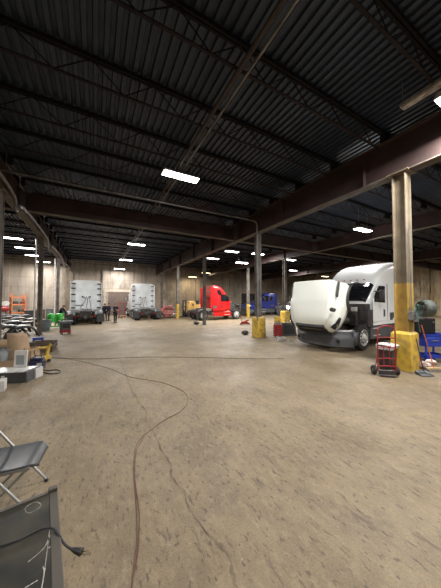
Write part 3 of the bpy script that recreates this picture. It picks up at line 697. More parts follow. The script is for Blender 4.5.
# ------------------------------------------------------------------ people
def skinned(name, verts, edges, radii, m, parent, sub=2):
    me = bpy.data.meshes.new(name); me.from_pydata(verts, edges, []); me.update(); me.materials.append(M[m])
    o = bpy.data.objects.new(name, me); COL.objects.link(o); o.parent = parent
    md = o.modifiers.new('skin', 'SKIN'); md.use_smooth_shade = True
    sv = me.skin_vertices[0].data
    for i, r in enumerate(radii): sv[i].radius = (r, r) if not isinstance(r, tuple) else r
    sv[0].use_root = True
    s = o.modifiers.new('subdivision', 'SUBSURF'); s.levels = sub; s.render_levels = sub
    return o
def person(label, loc, rz, lean=0, arms='down', stride=.08, cloth='navy_cloth', legs='dark_cloth', h=1.76, head_turn=0):
    t = thing('person', label, 'person', loc, rz); k = h / 1.76
    cl, sl = math.cos(lean), math.sin(lean)
    def B(x, y, z):       # upper body point, leaning forward (-Y) about the hips
        dz = z - .95; return (x * k, (y * cl - dz * sl) * k, (.95 + dz * cl + y * sl) * k)
    def G_(x, y, z): return (x * k, y * k, z * k)
    J = {'pel': B(0, 0, .95), 'ab': B(0, 0, 1.12), 'ch': B(0, 0, 1.3), 'nk': B(0, 0, 1.46), 'hd': B(0, -.02, 1.6), 'tp': B(0, -.01, 1.68)}
    names = ['pel', 'ab', 'ch', 'nk', 'hd', 'tp']; rad = {'pel': (.13, .11), 'ab': (.125, .1), 'ch': (.15, .11), 'nk': .05, 'hd': (.078, .095), 'tp': (.065, .075)}
    E = [('pel', 'ab'), ('ab', 'ch'), ('ch', 'nk'), ('nk', 'hd'), ('hd', 'tp')]
    arm = {'down': ((.25, -.02, 1.16), (.26, -.12, .93)), 'front': ((.24, -.1, 1.17), (.12, -.32, 1.14)), 'work': ((.22, -.22, 1.22), (.14, -.48, 1.18))}[arms]
    for s, n in ((-1, 'l'), (1, 'r')):
        J['sh' + n] = B(s * .18, 0, 1.4); J['el' + n] = B(s * arm[0][0], arm[0][1], arm[0][2]); J['wr' + n] = B(s * arm[1][0], arm[1][1], arm[1][2])
        w = Vector(J['wr' + n]); e = Vector(J['el' + n]); d = (w - e).normalized(); J['pa' + n] = tuple(w + d * .07 * k)
        J['hp' + n] = G_(s * .095, 0, .9); J['kn' + n] = G_(s * .11, -.03 + s * stride * .4, .49); J['an' + n] = G_(s * .12, s * stride, .09); J['to' + n] = G_(s * .14, s * stride - .17, .04)
        E += [('ch', 'sh' + n), ('sh' + n, 'el' + n), ('el' + n, 'wr' + n), ('wr' + n, 'pa' + n), ('pel', 'hp' + n), ('hp' + n, 'kn' + n), ('kn' + n, 'an' + n), ('an' + n, 'to' + n)]
        rad.update({'sh' + n: .065, 'el' + n: .045, 'wr' + n: .028, 'pa' + n: (.035, .02), 'hp' + n: .088, 'kn' + n: .058, 'an' + n: .04, 'to' + n: .035})
        names += [q + n for q in ('sh', 'el', 'wr', 'pa', 'hp', 'kn', 'an', 'to')]
        for f in range(4):      # fingers of unequal length
            a = (f - 1.5) * .016 * k; L = (.07, .08, .085, .065)[f] * k; side = Vector((0, 1, 0)) if abs(d.y) < .7 else Vector((1, 0, 0))
            pa = Vector(J['pa' + n]); q1 = pa + side * a + d * L * .55; q2 = q1 + (d + Vector((-s * .5, 0, -.1))).normalized() * L * .45
            J['f1%d' % f + n] = tuple(q1); J['f2%d' % f + n] = tuple(q2); names += ['f1%d' % f + n, 'f2%d' % f + n]; rad['f1%d' % f + n] = rad['f2%d' % f + n] = .009
            E += [('pa' + n, 'f1%d' % f + n), ('f1%d' % f + n, 'f2%d' % f + n)]
        q = Vector(J['wr' + n]) + d * .04 * k + Vector((-s * .02, -.035, 0)); J['th' + n] = tuple(q + d * .03); names.append('th' + n); rad['th' + n] = .01; E.append(('wr' + n, 'th' + n))
    idx = {n: i for i, n in enumerate(names)}
    def sc(r, f, add=0): return (r[0] * f + add, r[1] * f + add) if isinstance(r, tuple) else r * f + add
    skinned('body', [J[n] for n in names], [(idx[a], idx[b]) for a, b in E], [sc(rad[n], k * (.72 if n in ('pel', 'ab', 'ch') or n[:2] in ('sh', 'hp', 'el', 'kn') else 1)) for n in names], 'skin', t)
    def wear(nm, use, m, add):
        us = [n for n in names if n in use]; ix = {n: i for i, n in enumerate(us)}
        skinned(nm, [J[n] for n in us], [(ix[a], ix[b]) for a, b in E if a in ix and b in ix], [sc(rad[n], k, add) for n in us], m, t)
    wear('jacket', {'pel', 'ab', 'ch', 'nk', 'shl', 'ell', 'wrl', 'shr', 'elr', 'wrr'}, cloth, .016)
    wear('trousers', {'pel', 'hpl', 'hpr', 'knl', 'knr', 'anl', 'anr'}, legs, .014)
    for n in 'lr':
        a = Vector(J['an' + n]); b = Vector(J['to' + n]); m = (a + b) / 2
        MB().prism([(m.y - .14, .0), (m.y + .13, 0), (m.y + .12, .1), (m.y + .0, .1), (m.y - .13, .055)], 'X', a.x - .045, a.x + .045).build('boot', 'plastic', t, bevel=.015)
    # face and hair
    hc = Vector(J['hd']); q = Matrix.Rotation(lean, 3, 'X')
    mb = MB(); mb.add([hc + q @ Vector(v) * k for v in ((-.014, -.085, -.01), (.014, -.085, -.01), (0, -.112, -.012), (0, -.088, .035))], [(0, 1, 2), (1, 3, 2), (3, 0, 2), (0, 3, 1)]); mb.build('nose', 'skin', t)
    mb = MB()
    for s in (-1, 1): mb.cyl(hc + q @ Vector((s * .03, -.078, .03)) * k, hc + q @ Vector((s * .03, -.089, .03)) * k, .009, n=8)
    mb.build('eyes', 'hair', t); mb = MB(); mb.bar(hc + q @ Vector((-.022, -.085, -.04)) * k, hc + q @ Vector((.022, -.085, -.04)) * k, .008); mb.build('mouth', 'taillens', t)
    mb = MB(); rows = []
    for i in range(7):
        a = PI * .5 * i / 6; rows.append([hc + q @ (Vector((.088 * math.sin(a) * math.cos(b), .012 + .1 * math.sin(a) * math.sin(b), .03 + .095 * math.cos(a))) + Vector((0, 0, -.05 * max(0, math.sin(b)) * math.sin(a) ** 3))) * k for b in [2 * PI * j / 16 for j in range(16)]])
    mb.grid(rows, True).build('hair', 'hair', t, solid=.01)
    return t
face = YAW  # facing the camera
person('person in dark clothes standing in front of the roller door facing the camera', G(115.5, 21.2), -YAW + R(28 + 27), arms='front', cloth='dark_cloth')
person('person in navy overalls standing right beside the first white truck', G(105, 22.6), R(140), arms='down')
person('person in navy clothes between the other two workers, half hidden behind one', G(108.8, 23.4), R(60), arms='front')
person('person in navy clothes bending over behind the green machine', G(59.8, 17.9), R(75), lean=R(25), arms='work')

# ------------------------------------------------------------------ red cart by the roller door
def red_stand(loc, rz):
    t = thing('engine_hoist', 'small red hoist frame on casters before the roller door', 'hoist', loc, rz)
    mb = MB()
    for x in (-.35, .35): mb.bar((x, -.5, .12), (x, .5, .12), .07); mb.bar((x, .3, .12), (x * .8, .3, 1.7), .06)
    mb.bar((-.35, .3, .15), (.35, .3, .15), .07); mb.bar((-.3, .3, 1.7), (.3, .3, 1.7), .07); mb.bar((-.33, .3, .9), (.33, .3, .9), .06); mb.bar((0, .3, 1.7), (0, -.5, 1.75), .07)
    mb.build('frame', 'red', t)
    for x in (-.35, .35):
        for y in (-.45, .45): MB().cyl((x - .02, y, .05), (x + .02, y, .05), .05, n=12).build('caster', 'rubber', t)
red_stand(G(123.5, 26.3), R(20))

# ------------------------------------------------------------------ near column A
def hand_truck(loc, rz):
    t = thing('hand_truck', 'red two-wheeled hand truck standing upright before the black trash bin', 'hand truck', loc, rz)
    mb = MB(); w = .21
    pts = [(-w, 0, .12), (-w, 0, 1.1), (-w + .02, .0, 1.22), (-w + .08, 0, 1.3), (0, 0, 1.33), (w - .08, 0, 1.3), (w - .02, 0, 1.22), (w, 0, 1.1), (w, 0, .12)]
    mb.tube(pts, .018, 8, 3)
    for z in (.25, .45, .75, 1.0): mb.tube([(-w, 0, z), (0, -.0, z + .02), (w, 0, z)], .014, 8)
    for x in (-.07, .07): mb.tube([(x, 0, .25), (x, 0, .75)], .012, 8)
    for s in (-1, 1): mb.tube([(s * w, 0, .5), (s * w, .2, .14)], .013, 8)
    mb.build('frame', 'red', t)
    MB().bx(-.2, .2, -.14, .0, .03, .042).bx(-.2, .2, -.01, .005, .03, .14).build('toe_plate', 'frame', t)
    MB().cyl((-.3, .1, .125), (.3, .1, .125), .012, n=8).build('axle', 'steel', t)
    for s in (-1, 1):
        wq = MB().lathe([(.05, -.04), (.1, -.045), (.125, -.02), (.125, .02), (.1, .045), (.05, .04)], (0, 0, 0), 'X', 20).build('wheel', 'rubber', t, loc=(s * .27, .1, .125))
        MB().cyl((-.03, 0, 0), (.03, 0, 0), .052, n=14).build('hub', 'steel', wq)
p = G(385.5, 6.2); hand_truck((p.x, p.y, 0), R(-40))
def trash_bin(loc, rz, label, m, w=.5, h=.7, bag=None, lid=False):
    t = thing('trash_bin', label, 'trash bin', loc, rz)
    def ring(z, s): 
        a = w / 2 * s; r = a * .3; o = []
        for cx, cy, a0 in ((a - r, a - r, 0), (-a + r, a - r, 90), (-a + r, -a + r, 180), (a - r, -a + r, 270)):
            for i in range(4): tt = R(a0 + 30 * i); o.append(Vector((cx + r * math.cos(tt), cy + r * math.sin(tt), z)))
        return o
    mb = MB(); mb.grid([ring(0, .78), ring(.02, .8), ring(h * .5, .9), ring(h - .06, .98), ring(h - .06, 1.06), ring(h, 1.08), ring(h, .98), ring(h * .3, .82)], True); mb.add(ring(0, .78), [tuple(range(16))]); mb.add(ring(h * .3, .82), [tuple(range(16))])
    mb.build('body', m, t)
    for s in (-1, 1): MB().tube([(s * w * .53, -.08, h - .1), (s * w * .6, -.06, h - .13), (s * w * .6, .06, h - .13), (s * w * .53, .08, h - .1)], .014, 6).build('handle', m, t)
    if bag:
        random.seed(5); rows = []
        for z, s in ((h - .1, 1.1), (h - .02, 1.12), (h + .015, 1.05), (h + .02, .9), (h + .03, .55), (h + .03, .1)):
            rows.append([p + Vector((random.uniform(-1, 1), random.uniform(-1, 1), random.uniform(-1, 1))) * .02 for p in ring(z, s)])
        MB().grid(rows, True).build('bag', bag, t)
    if lid:
        MB().grid([ring(h + .005, 1.12), ring(h + .05, 1.1), ring(h + .08, .7)], True).add(ring(h + .08, .7), [tuple(range(16))]).build('lid', m, t)
trash_bin((7.36, 3.6, 0), R(5), 'black trash bin lined with a white bag behind the red hand truck', 'plastic', .4, .74, bag='bag_white')
p = P(45, 331); trash_bin((p.x, p.y, 0), R(20), 'grey plastic trash can beside the green machine', 'bin_grey', .56, .74, lid=False)

def bucket(loc):
    t = thing('bucket', 'red plastic bucket at the foot of the tan column', 'bucket', loc)
    MB().lathe([(.001, 0), (.12, 0), (.155, .3), (.165, .3), (.165, .33), (.15, .33), (.118, .02), (.001, .02)], n=24).build('pail', 'bucket', t)
    MB().tube([(-.16, 0, .31), (-.12, -.08, .24), (0, -.15, .19), (.12, -.08, .24), (.16, 0, .31)], .005, 6, 4).build('handle', 'steel', t)
bucket((8.47, 3.42, 0))
def broom(a, b, w, hm, bm_, label, name='push_broom', yaw=0, cat='broom'):
    """a = foot on the floor, b = top of handle"""
    a = Vector(a); b = Vector(b)
    t = thing(name, label, cat, a, yaw); q = Matrix.Rotation(-yaw, 3, 'Z'); d = q @ (b - a)
    MB().tube([(0, 0, .1), d], .013, 8).build('handle', hm, t)
    return t
# long-handled dustpan: black pan lying open toward the camera
pa = Vector((7.78, 2.93, 0))
t = broom(pa, (pa.x + .02, pa.y + .16, .95), .3, 'plastic', None, 'black long-handled dustpan lying before the yellow pier', 'dustpan', R(-25), 'dustpan')
MB().add([(-.17, -.14, .005), (.17, -.14, .005), (.14, .1, .005), (-.14, .1, .005), (-.17, -.14, .02), (.17, -.14, .02), (.15, .11, .1), (-.15, .11, .1)], [(0, 3, 2, 1), (3, 7, 6, 2), (0, 4, 7, 3), (1, 2, 6, 5)]).build('pan', 'plastic_grey', t, solid=.012)
# push broom with orange handle leaning on the pier
pa = P(434, 371.5)
t = broom(pa, (XM + .28, 3.12, 1.3), .4, 'orange_handle', None, 'push broom with orange handle leaning against the yellow pier', 'push_broom', R(-30))
MB().bx(-.2, .2, -.035, .035, .07, .11).build('head', 'wood', t)
mb = MB(); mb.prism([(-.09, 0), (.08, 0), (.035, .07), (-.035, .07)], 'X', -.21, .21); mb.build('bristles', 'bristle', t)
# crumpled white rags
def rag(loc, r, label, seed, m='cloth_white'):
    random.seed(seed); rows = []
    for i in range(9):
        a = PI * i / 8; rows.append([Vector((r * math.sin(a) * math.cos(b) * random.uniform(.75, 1.15), r * math.sin(a) * math.sin(b) * random.uniform(.75, 1.15), max(0, r * .55 + r * .55 * math.cos(a) * random.uniform(.8, 1.1)))) for b in [2 * PI * j / 16 for j in range(16)]])
    o = MB().grid(rows, True).build('rag', m, None, loc=loc, sharp=25); return tag(o, label, 'rag')
p = P(424.5, 368); rag((p.x, p.y, 0), .17, 'crumpled white and pink rag between bucket and push broom', 2)
p = P(431, 364.5); rag((p.x, p.y, 0), .15, 'second crumpled white rag, behind the push broom head', 9)

def blue_cart(loc, rz):
    t = thing('tool_cart', 'blue metal tool cart on casters right of the tan column', 'cart', loc, rz)
    w, d, h = .74, .42, .86
    for z in (.2, h): mb = MB(); mb.bx(-w / 2, w / 2, -d / 2, d / 2, z - .015, z); mb.bx(-w / 2, w / 2, -d / 2, -d / 2 + .015, z - .06, z + .05); mb.bx(-w / 2, w / 2, d / 2 - .015, d / 2, z - .06, z + .05); mb.bx(-w / 2, -w / 2 + .015, -d / 2, d / 2, z - .06, z + .05); mb.bx(w / 2 - .015, w / 2, -d / 2, d / 2, z - .06, z + .05); mb.build('shelf', 'blue', t)
    for x in (-1, 1):
        for y in (-1, 1): MB().bx(x * (w / 2 - .02) - .02, x * (w / 2 - .02) + .02, y * (d / 2 - .02) - .02, y * (d / 2 - .02) + .02, .1, h).build('leg', 'blue', t)
    dw = MB().bx(-w / 2 + .01, w / 2 - .16, -d / 2 - .015, d / 2 - .02, h - .34, h - .06).build('drawer', 'blue', t, bevel=.008); MB().bx(-.2, .05, -d / 2 - .035, -d / 2 - .015, h - .16, h - .14).build('handle', 'steel', dw)
    for x in (-1, 1):
        for y in (-1, 1):
            c = MB().cyl((x * (w / 2 - .03) - .018, y * (d / 2 - .03), .055), (x * (w / 2 - .03) + .018, y * (d / 2 - .03), .055), .055, n=16).build('caster', 'rubber', t)
    MB().tube([(w / 2, -d / 2 + .03, h - .02), (w / 2 + .08, -d / 2 + .03, h + .05), (w / 2 + .08, d / 2 - .03, h + .05), (w / 2, d / 2 - .03, h - .02)], .012, 8, 3).build('push_handle', 'blue', t)
    return t
p = G(428.5, 7.7); blue_cart((p.x, p.y, 0), R(-22)); cartp = p
t = thing('flat_case', 'black flat case standing on the blue cart', 'case', (p.x - .12, p.y + .04, .912), R(-22))
MB().bx(-.4, .26, -.08, .08, .0, .5).build('shell', 'matte_black', t, bevel=.02); MB().bx(.16, .2, -.09, -.08, .36, .4).build('latch', 'chrome', t); MB().tube([(-.15, 0, .5), (-.13, 0, .54), (.0, 0, .54), (.02, 0, .5)], .01, 6).build('handle', 'plastic', t)
# drum fan on the column
fc = Vector((XM + .22, 2.98, 1.78))
t = thing('drum_fan', 'dusty dark round fan mounted on the tan column above the pier', 'fan', (fc.x, fc.y, 1.78), R(-32)); t.scale = (.85, .85, .85)
MB().lathe([(.24, -.16), (.275, -.14), (.275, .1), (.24, .14), (.23, .14), (.262, .1), (.262, -.14), (.24, -.16)], (0, 0, 0), 'X', 28).build('drum', 'fan', t)
mb = MB()
for r in (.05, .1, .15, .2, .24):
    for x in (-.17, .15): mb.tube([(x, r * math.cos(2 * PI * i / 24), r * math.sin(2 * PI * i / 24)) for i in range(25)], .004, 5)
for i in range(12):
    a = 2 * PI * i / 12
    for x in (-.17, .15): mb.tube([(x, 0, 0), (x, .26 * math.cos(a), .26 * math.sin(a))], .004, 5)
mb.build('guard', 'fan', t)
mb = MB()
for i in range(4):
    a = PI / 2 * i; c, s = math.cos(a), math.sin(a)
    mb.add([(-.04, .04 * c - .03 * s, .04 * s + .03 * c), (.04, .04 * c + .03 * s, .04 * s - .03 * c), (.06, .22 * c + .09 * s, .22 * s - .09 * c), (-.06, .22 * c - .09 * s, .22 * s + .09 * c)], [(0, 1, 2, 3)])
mb.build('blade', 'steel', t, solid=.004); MB().cyl((-.1, 0, 0), (.1, 0, 0), .07, n=16).build('motor', 'plastic', t)
MB().tube([(0, .0, -.28), (-.05, .08, -.34), (-.3, .14, -.34)], .02, 8).bx(-.36, -.2, .06, .22, -.45, -.2).build('bracket', 'steel', t)
# teal cord hanging in loops at the column
c0 = Vector((XM - .02, 3.13, 1.9)); pts = []
for i in range(34):
    a = i * .55; r = .09 + .035 * math.sin(i * 1.3); pts.append(c0 + Vector((r * math.cos(a), -.02 - .02 * math.sin(i * .7), -.12 + r * 1.35 * math.sin(a) - i * .006)))
pts += [c0 + Vector((.1, -.03, -.6)), c0 + Vector((.14, -.04, -.8)), c0 + Vector((.1, -.03, -.72))]
tag(MB().tube(pts, .005, 6, 3).build('cord_coil', 'teal'), 'teal cord coiled on the tan column left of the round fan', 'cord')
t = thing('junction_box', 'grey electrical box on the tan column under the teal cord', 'electrical box', (XM - .12, 3.19, 1.45)); MB().bx(-.08, .08, -.07, .05, 0, .26).build('box', 'conduit', t, bevel=.01); MB().tube([(0, 0, .26), (0, 0, 1.2), (.0, .02, 2.6)], .015, 6).build('conduit', 'conduit', t); MB().cyl((0, -.07, .13), (0, -.08, .13), .025, n=10).build('knob', 'plastic', t)
# planks against the right wall
for x, z1, w, lab in ((428.5, 4.0, .3, 'taller pale plank leaning on the right wall behind the blue cart'), (431.8, 2.9, .28, 'shorter pale plank leaning on the right wall, right of the taller one')):
    r = (x - 220.5) / F_PX; Xp = XE - 1.1
    yy = (.8797 * Xp - r * .4756 * Xp) / (r * .8797 + .4756)
    o = MB().bar((Xp, yy, .0 + .02), (XE - .36, yy - .25, z1), .06, w).build('plank', 'wood'); tag(o, lab, 'plank')

# ------------------------------------------------------------------ near column B
p = P(262.8, 335.5)
t = thing('square_drum', 'dark square drum standing right of the square yellow pier', 'drum', (p.x + .05, p.y + .1, 0), R(-20)); MB().bx(-.13, .13, -.2, .2, 0, .98).build('body', 'brown', t, bevel=.03); MB().cyl((0, 0, .98), (0, 0, 1.03), .05, n=12).build('cap', 'plastic', t)
p = P(277.5, 337)
t = thing('tool_cabinet', 'small red tool cabinet left of the black leaning panel', 'tool cabinet', (p.x, p.y, 0), R(-25))
MB().bx(-.19, .19, -.17, .17, .08, .68).build('body', 'red', t, bevel=.01)
for i in range(4): d = MB().bx(-.17, .17, -.185, -.17, .12 + i * .14, .23 + i * .14).build('drawer', 'red', t); MB().bx(-.1, .1, -.2, -.185, .2 + i * .14, .215 + i * .14).build('handle', 'chrome', d)
for x in (-.15, .15):
    for y in (-.13, .13): MB().cyl((x - .015, y, .04), (x + .015, y, .04), .04, n=10).build('caster', 'rubber', t)
MB().bx(-.15, .15, -.1, .1, .68, .82).build('tray', 'steel', t, bevel=.01)
t2 = thing('oil_jug', 'yellow jug standing on the small red tool cabinet', 'jug', (p.x, p.y, .82), R(-25)); MB().bx(-.16, .16, -.08, .08, 0, .3).build('body', 'yellow', t2, bevel=.03); MB().cyl((.08, 0, .3), (.08, 0, .35), .03, n=10).build('cap', 'red', t2)
p = P(289, 336)
t = thing('splash_panel', 'black trapezoid truck panel standing on the floor left of the white truck', 'truck panel', (p.x, p.y, 0), R(-28))
MB().prism([(-.42, 0), (.46, 0), (.33, .72), (-.36, .74)], 'Y', .0, .05).prism([(-.42, 0), (-.36, .74), (-.34, .74), (-.4, 0)], 'Y', 0, .3).prism([(.46, 0), (.33, .72), (.31, .72), (.44, 0)], 'Y', 0, .3).build('panel', 'plastic_grey', t); MB().prism([(-.3, .12), (.32, .12), (.24, .6), (-.27, .62)], 'Y', -.012, .0).build('inset', 'plastic', t)
p = P(281.5, 340.5)
t = thing('carton', 'small white carton lying on the floor before the black panel', 'carton', (p.x, p.y, 0), R(-5)); MB().bx(-.2, .2, -.09, .09, 0, .14).build('box', 'paper', t, bevel=.005); MB().bx(-.08, .08, -.095, .095, .135, .145).build('tape', 'plastic_grey', t)
p = P(245, 325)
t = thing('floor_jack', 'low red floor jack on the concrete left of the square yellow pier', 'jack', (p.x, p.y, 0), R(-15))
mb = MB()
for s in (-1, 1): mb.prism([(-.35, .08), (.35, .08), (.3, .22), (-.2, .3)], 'Y', s * .17 - .02, s * .17 + .02)
mb.bar((-.1, 0, .2), (.3, 0, .42), .12); mb.build('body', 'red', t)
MB().cyl((.3, 0, .42), (.3, 0, .47), .08, n=12).build('saddle', 'steel', t); MB().tube([(-.25, 0, .25), (-.45, 0, .9)], .02, 8).build('handle', 'red', t)
for x in (-.3, .3):
    for s in (-1, 1): MB().cyl((x, s * .19, .07), (x, s * .24, .07), .07, n=12).build('wheel', 'steel', t)
p = P(245, 334.5); rag((p.x, p.y, 0), .22, 'dark dusty rag on the floor left of the square yellow pier', 12, 'bristle')
p = P(196.5, 324.5); rag((p.x, p.y, 0), .25, 'black rag on the floor at the foot of the slim column', 14, 'plastic')
# work lamp
p = G(287.5, 20.2); 
t = thing('work_lamp', 'glaring white work lamp on a stand beside the yellow-footed column', 'lamp', (p.x, p.y, 0), R(-28))
MB().tube([(0, 0, .05), (0, 0, 1.32)], .02, 8).build('pole', 'steel', t)
for i in range(3): a = 2 * PI * i / 3; MB().tube([(0, 0, .35), (.3 * math.cos(a), .3 * math.sin(a), .01)], .012, 6).build('leg', 'steel', t)
hd = MB().bx(-.13, .13, -.04, .06, 1.3, 1.52).build('head', 'plastic', t, bevel=.01); MB().bx(-.11, .11, -.05, -.04, 1.32, 1.5).build('lens', 'headlamp', hd)
ld = bpy.data.lights.new('bulb', 'AREA'); ld.size = .2; ld.energy = 60; ld.color = (.85, .93, 1); lo = bpy.data.objects.new('bulb', ld); COL.objects.link(lo); lo.parent = t; lo.location = (0, -.06, 1.41); lo.rotation_euler = (R(90), 0, 0)

# ------------------------------------------------------------------ left side
p = P(65.2, 334)
t = thing('diagnostic_cart', 'small dark cart with a screen box and reddish base on the open floor', 'cart', (p.x, p.y, 0), R(20))
MB().bx(-.26, .26, -.22, .22, .1, .2).bx(-.24, .24, -.2, .2, .2, .26).build('base', 'red', t, bevel=.015)
MB().bx(-.24, .24, -.2, .2, .26, .72).build('cabinet', 'plastic_grey', t, bevel=.02); s_ = MB().bx(-.18, .18, -.215, -.2, .36, .64).build('screen', 'screen', t)
MB().prism([(-.32, .72), (.32, .72), (.36, .78), (-.34, .8)], 'Y', -.26, .24).build('tray', 'grey_tray', t); MB().tube([(-.2, .1, .78), (-.05, 0, .9), (.15, .05, .8)], .03, 6, 4).build('hose', 'plastic', t)
for x in (-.2, .2):
    for y in (-.16, .16): MB().cyl((x - .02, y, .05), (x + .02, y, .05), .05, n=10).build('caster', 'rubber', t)
p = P(55, 328.5)
t = thing('oil_drain_machine', 'bright green machine on white casters behind the dark screen cart', 'machine', (p.x, p.y, 0), R(10))
mb = MB()
for s in (-1, 1): mb.lathe([(.05, .42), (.2, .45), (.23, .55), (.23, .95), (.2, 1.03), (.08, 1.08), (.001, 1.09)], (s * .24, 0, 0), 'Z', 18)
mb.bx(-.14, .14, -.16, .16, .5, .85); mb.build('tank', 'green', t)
mb = MB(); mb.bar((-.4, -.2, .14), (.4, -.2, .14), .05); mb.bar((-.4, .2, .14), (.4, .2, .14), .05)
for x in (-.38, 0, .38): mb.bar((x, -.2, .14), (x, .2, .14), .05); mb.bar((x * .7, 0, .14), (x * .6, 0, .5), .06)
mb.build('frame', 'green', t)
for x in (-.38, .38):
    for y in (-.2, .2): MB().cyl((x - .025, y, .06), (x + .025, y, .06), .06, n=12).build('caster', 'paper', t)
MB().tube([(.38, 0, .8), (.5, -.1, 1.0), (.48, -.1, 1.15)], .03, 8, 4).tube([(-.3, 0, 1.05), (-.36, -.05, 1.2)], .03, 8).build('spout', 'green', t)

# black fenders piled up
def fender(loc, rz, tilt, label, r=.58, w=.55, m='plastic'):
    t = thing('wheel_fender', label, 'fender', loc, rz, None)
    a0, a1 = R(8), R(172); n = 20
    mb = MB(); prof = [(r - .05, -w / 2 - .02), (r, -w / 2), (r + .03, -w * .4), (r + .03, w * .4), (r, w / 2), (r - .05, w / 2 + .02)]
    mb.lathe(prof, (0, 0, 0), 'Y', n, a0, a1); mb.build('shell', m, t, solid=.025, rot=(tilt, 0, 0))
    MB().tube([(-(r - .06) * .9, 0, .18), (0, 0, r * .55), ((r - .06) * .9, 0, .18)], .02, 6).build('mount_bar', 'steel', t, rot=(tilt, 0, 0))
    mb = MB(); mb.lathe([(r + .033, -.015), (r + .045, -.015), (r + .045, .015), (r + .033, .015)], (0, w * .32, 0), 'Y', n, R(20), R(160)); mb.build('trim_strip', 'alu', t, rot=(tilt, 0, 0))
    return t
fl = [((-3, 342), 10, 0, 'black wheel fender nearest the left edge in the pile'), ((9, 341.5), 28, 0, 'black wheel fender in the front row of the pile, behind the cardboard box'),
      ((22, 340.5), -12, 0, 'black wheel fender at the right front corner of the pile'), ((1, 336.5), 65, 0, 'black wheel fender turned end-on in the second row of the pile at left'),
      ((13, 336), 5, 0, 'grey-black wheel fender in the middle of the second row of the pile'), ((26, 335), 40, 0, 'black wheel fender at the right end of the second row of the pile'),
      ((6, 331.5), -10, 0, 'black wheel fender in the third row of the pile at left'), ((18, 331), 20, 0, 'black wheel fender in the third row of the pile, near the centre'),
      ((31, 330), 70, 0, 'black wheel fender in the third row just left of the grey column'), ((3, 327.5), 0, 0, 'black wheel fender farthest back at the left of the pile'),
      ((14, 327), 30, 0, 'black wheel fender farthest back behind the pile centre'), ((25, 326.5), -20, 0, 'black wheel fender farthest back near the grey column')]
for i, ((x, y), a, zz, lab) in enumerate(fl):
    p = P(x, y); a = (22, 27, 24, 30, 26, 31, 33, 29, 34, 30, 27, 32)[i]; zz = .08
    fender((p.x, p.y, zz), R(a), R((8, 6, 9, 5, 10, 7, 6, 9, 8, 7, 10, 6)[i]), lab, r=(.76, .7, .66, .82, .76, .68, .86, .8, .7, .86, .84, .8)[i], w=.34, m='plastic')

# orange rack and red clutter near the back wall
def orange_rack(loc, rz, label, w=1.5, h=2.4):
    t = thing('storage_rack', label, 'rack', loc, rz)
    for x in (-w / 2, w / 2):
        mb = MB()
        for y in (-.4, .4): mb.bar((x, y, 0), (x, y, h), .09)
        for i in range(4): mb.bar((x, -.4, .2 + i * .55), (x, .4, .6 + i * .55), .05)
        mb.build('upright', 'orange', t)
    for z in (.6, 1.5, 2.3):
        for y_ in (-.4, .4): MB().bx(-w / 2, w / 2, y_ - .03, y_ + .03, z, z + .12).build('beam', 'orange', t)
        MB().bx(-w / 2, w / 2, -.37, .37, z + .08, z + .1).build('shelf', 'steel', t)
    return t
q = P(17.5, 318.5); orange_rack((q.x, q.y, 0), R(25), 'orange storage rack near the back wall behind the fender pile', w=1.15, h=2.75)
for i, (dx, z, s, m, lab) in enumerate(((-.4, .7, .35, 'grey_tray', 'grey tote on the lowest rack shelf'), (.3, .7, .42, 'brown', 'brown tote on the lowest rack shelf'), (-.2, 1.6, .4, 'plastic', 'black tote on the middle rack shelf'), (.4, 1.6, .3, 'red', 'red tote on the middle rack shelf'))):
    o = Vector((dx * math.cos(R(25)), dx * math.sin(R(25)), z)) + Vector((q.x, q.y, 0)); tt = thing('tote', lab, 'tote', o, R(25)); MB().bx(-s / 2, s / 2, -.2, .2, 0, s * .7).build('tub', m, tt, bevel=.01); MB().bx(-s / 2 - .01, s / 2 + .01, -.21, .21, s * .7, s * .7 + .03).build('lid', 'plastic_grey', tt)
p = P(-1, 321.5)
t = thing('red_compressor', 'red air compressor tank at the left edge behind the fender pile', 'compressor', (p.x, p.y, 0), R(20))
MB().lathe([(.001, -.7), (.2, -.66), (.3, -.5), (.3, .5), (.2, .66), (.001, .7)], (0, 0, 1.2), 'X', 18).build('tank', 'red', t); MB().bx(-.3, .3, -.2, .2, 1.5, 1.85).cyl((.45, -.2, 1.7), (.45, .2, 1.7), .25, n=16).build('pump', 'paper', t, bevel=.02)
mb = MB()
for x in (-.45, .45):
    for y in (-.2, .2): mb.bar((x, y, 0), (x, y, 1.0), .06)
mb.build('stand', 'frame', t)
# row of dark bins along back wall
for x, w, h, m, lab in ((40.5, .75, 1.0, 'brown', 'brown crate near the back wall right of the grey column'), (30.5, 1.0, .9, 'plastic', 'dark bin near the back wall behind the fender pile'), (50, .7, 1.1, 'plastic_grey', 'dark grey bin near the back wall behind the grey trash can')):
    p = P(x, 318.5); t = thing('storage_bin', lab, 'bin', (p.x, p.y, 0), R(5)); MB().bx(-w / 2, w / 2, -.4, .4, .1, h).bx(-w / 2 - .03, w / 2 + .03, -.43, .43, h - .1, h).bx(-w / 2, -w / 2 + .15, -.4, .4, 0, .1).bx(w / 2 - .15, w / 2, -.4, .4, 0, .1).build('body', m, t, bevel=.02)

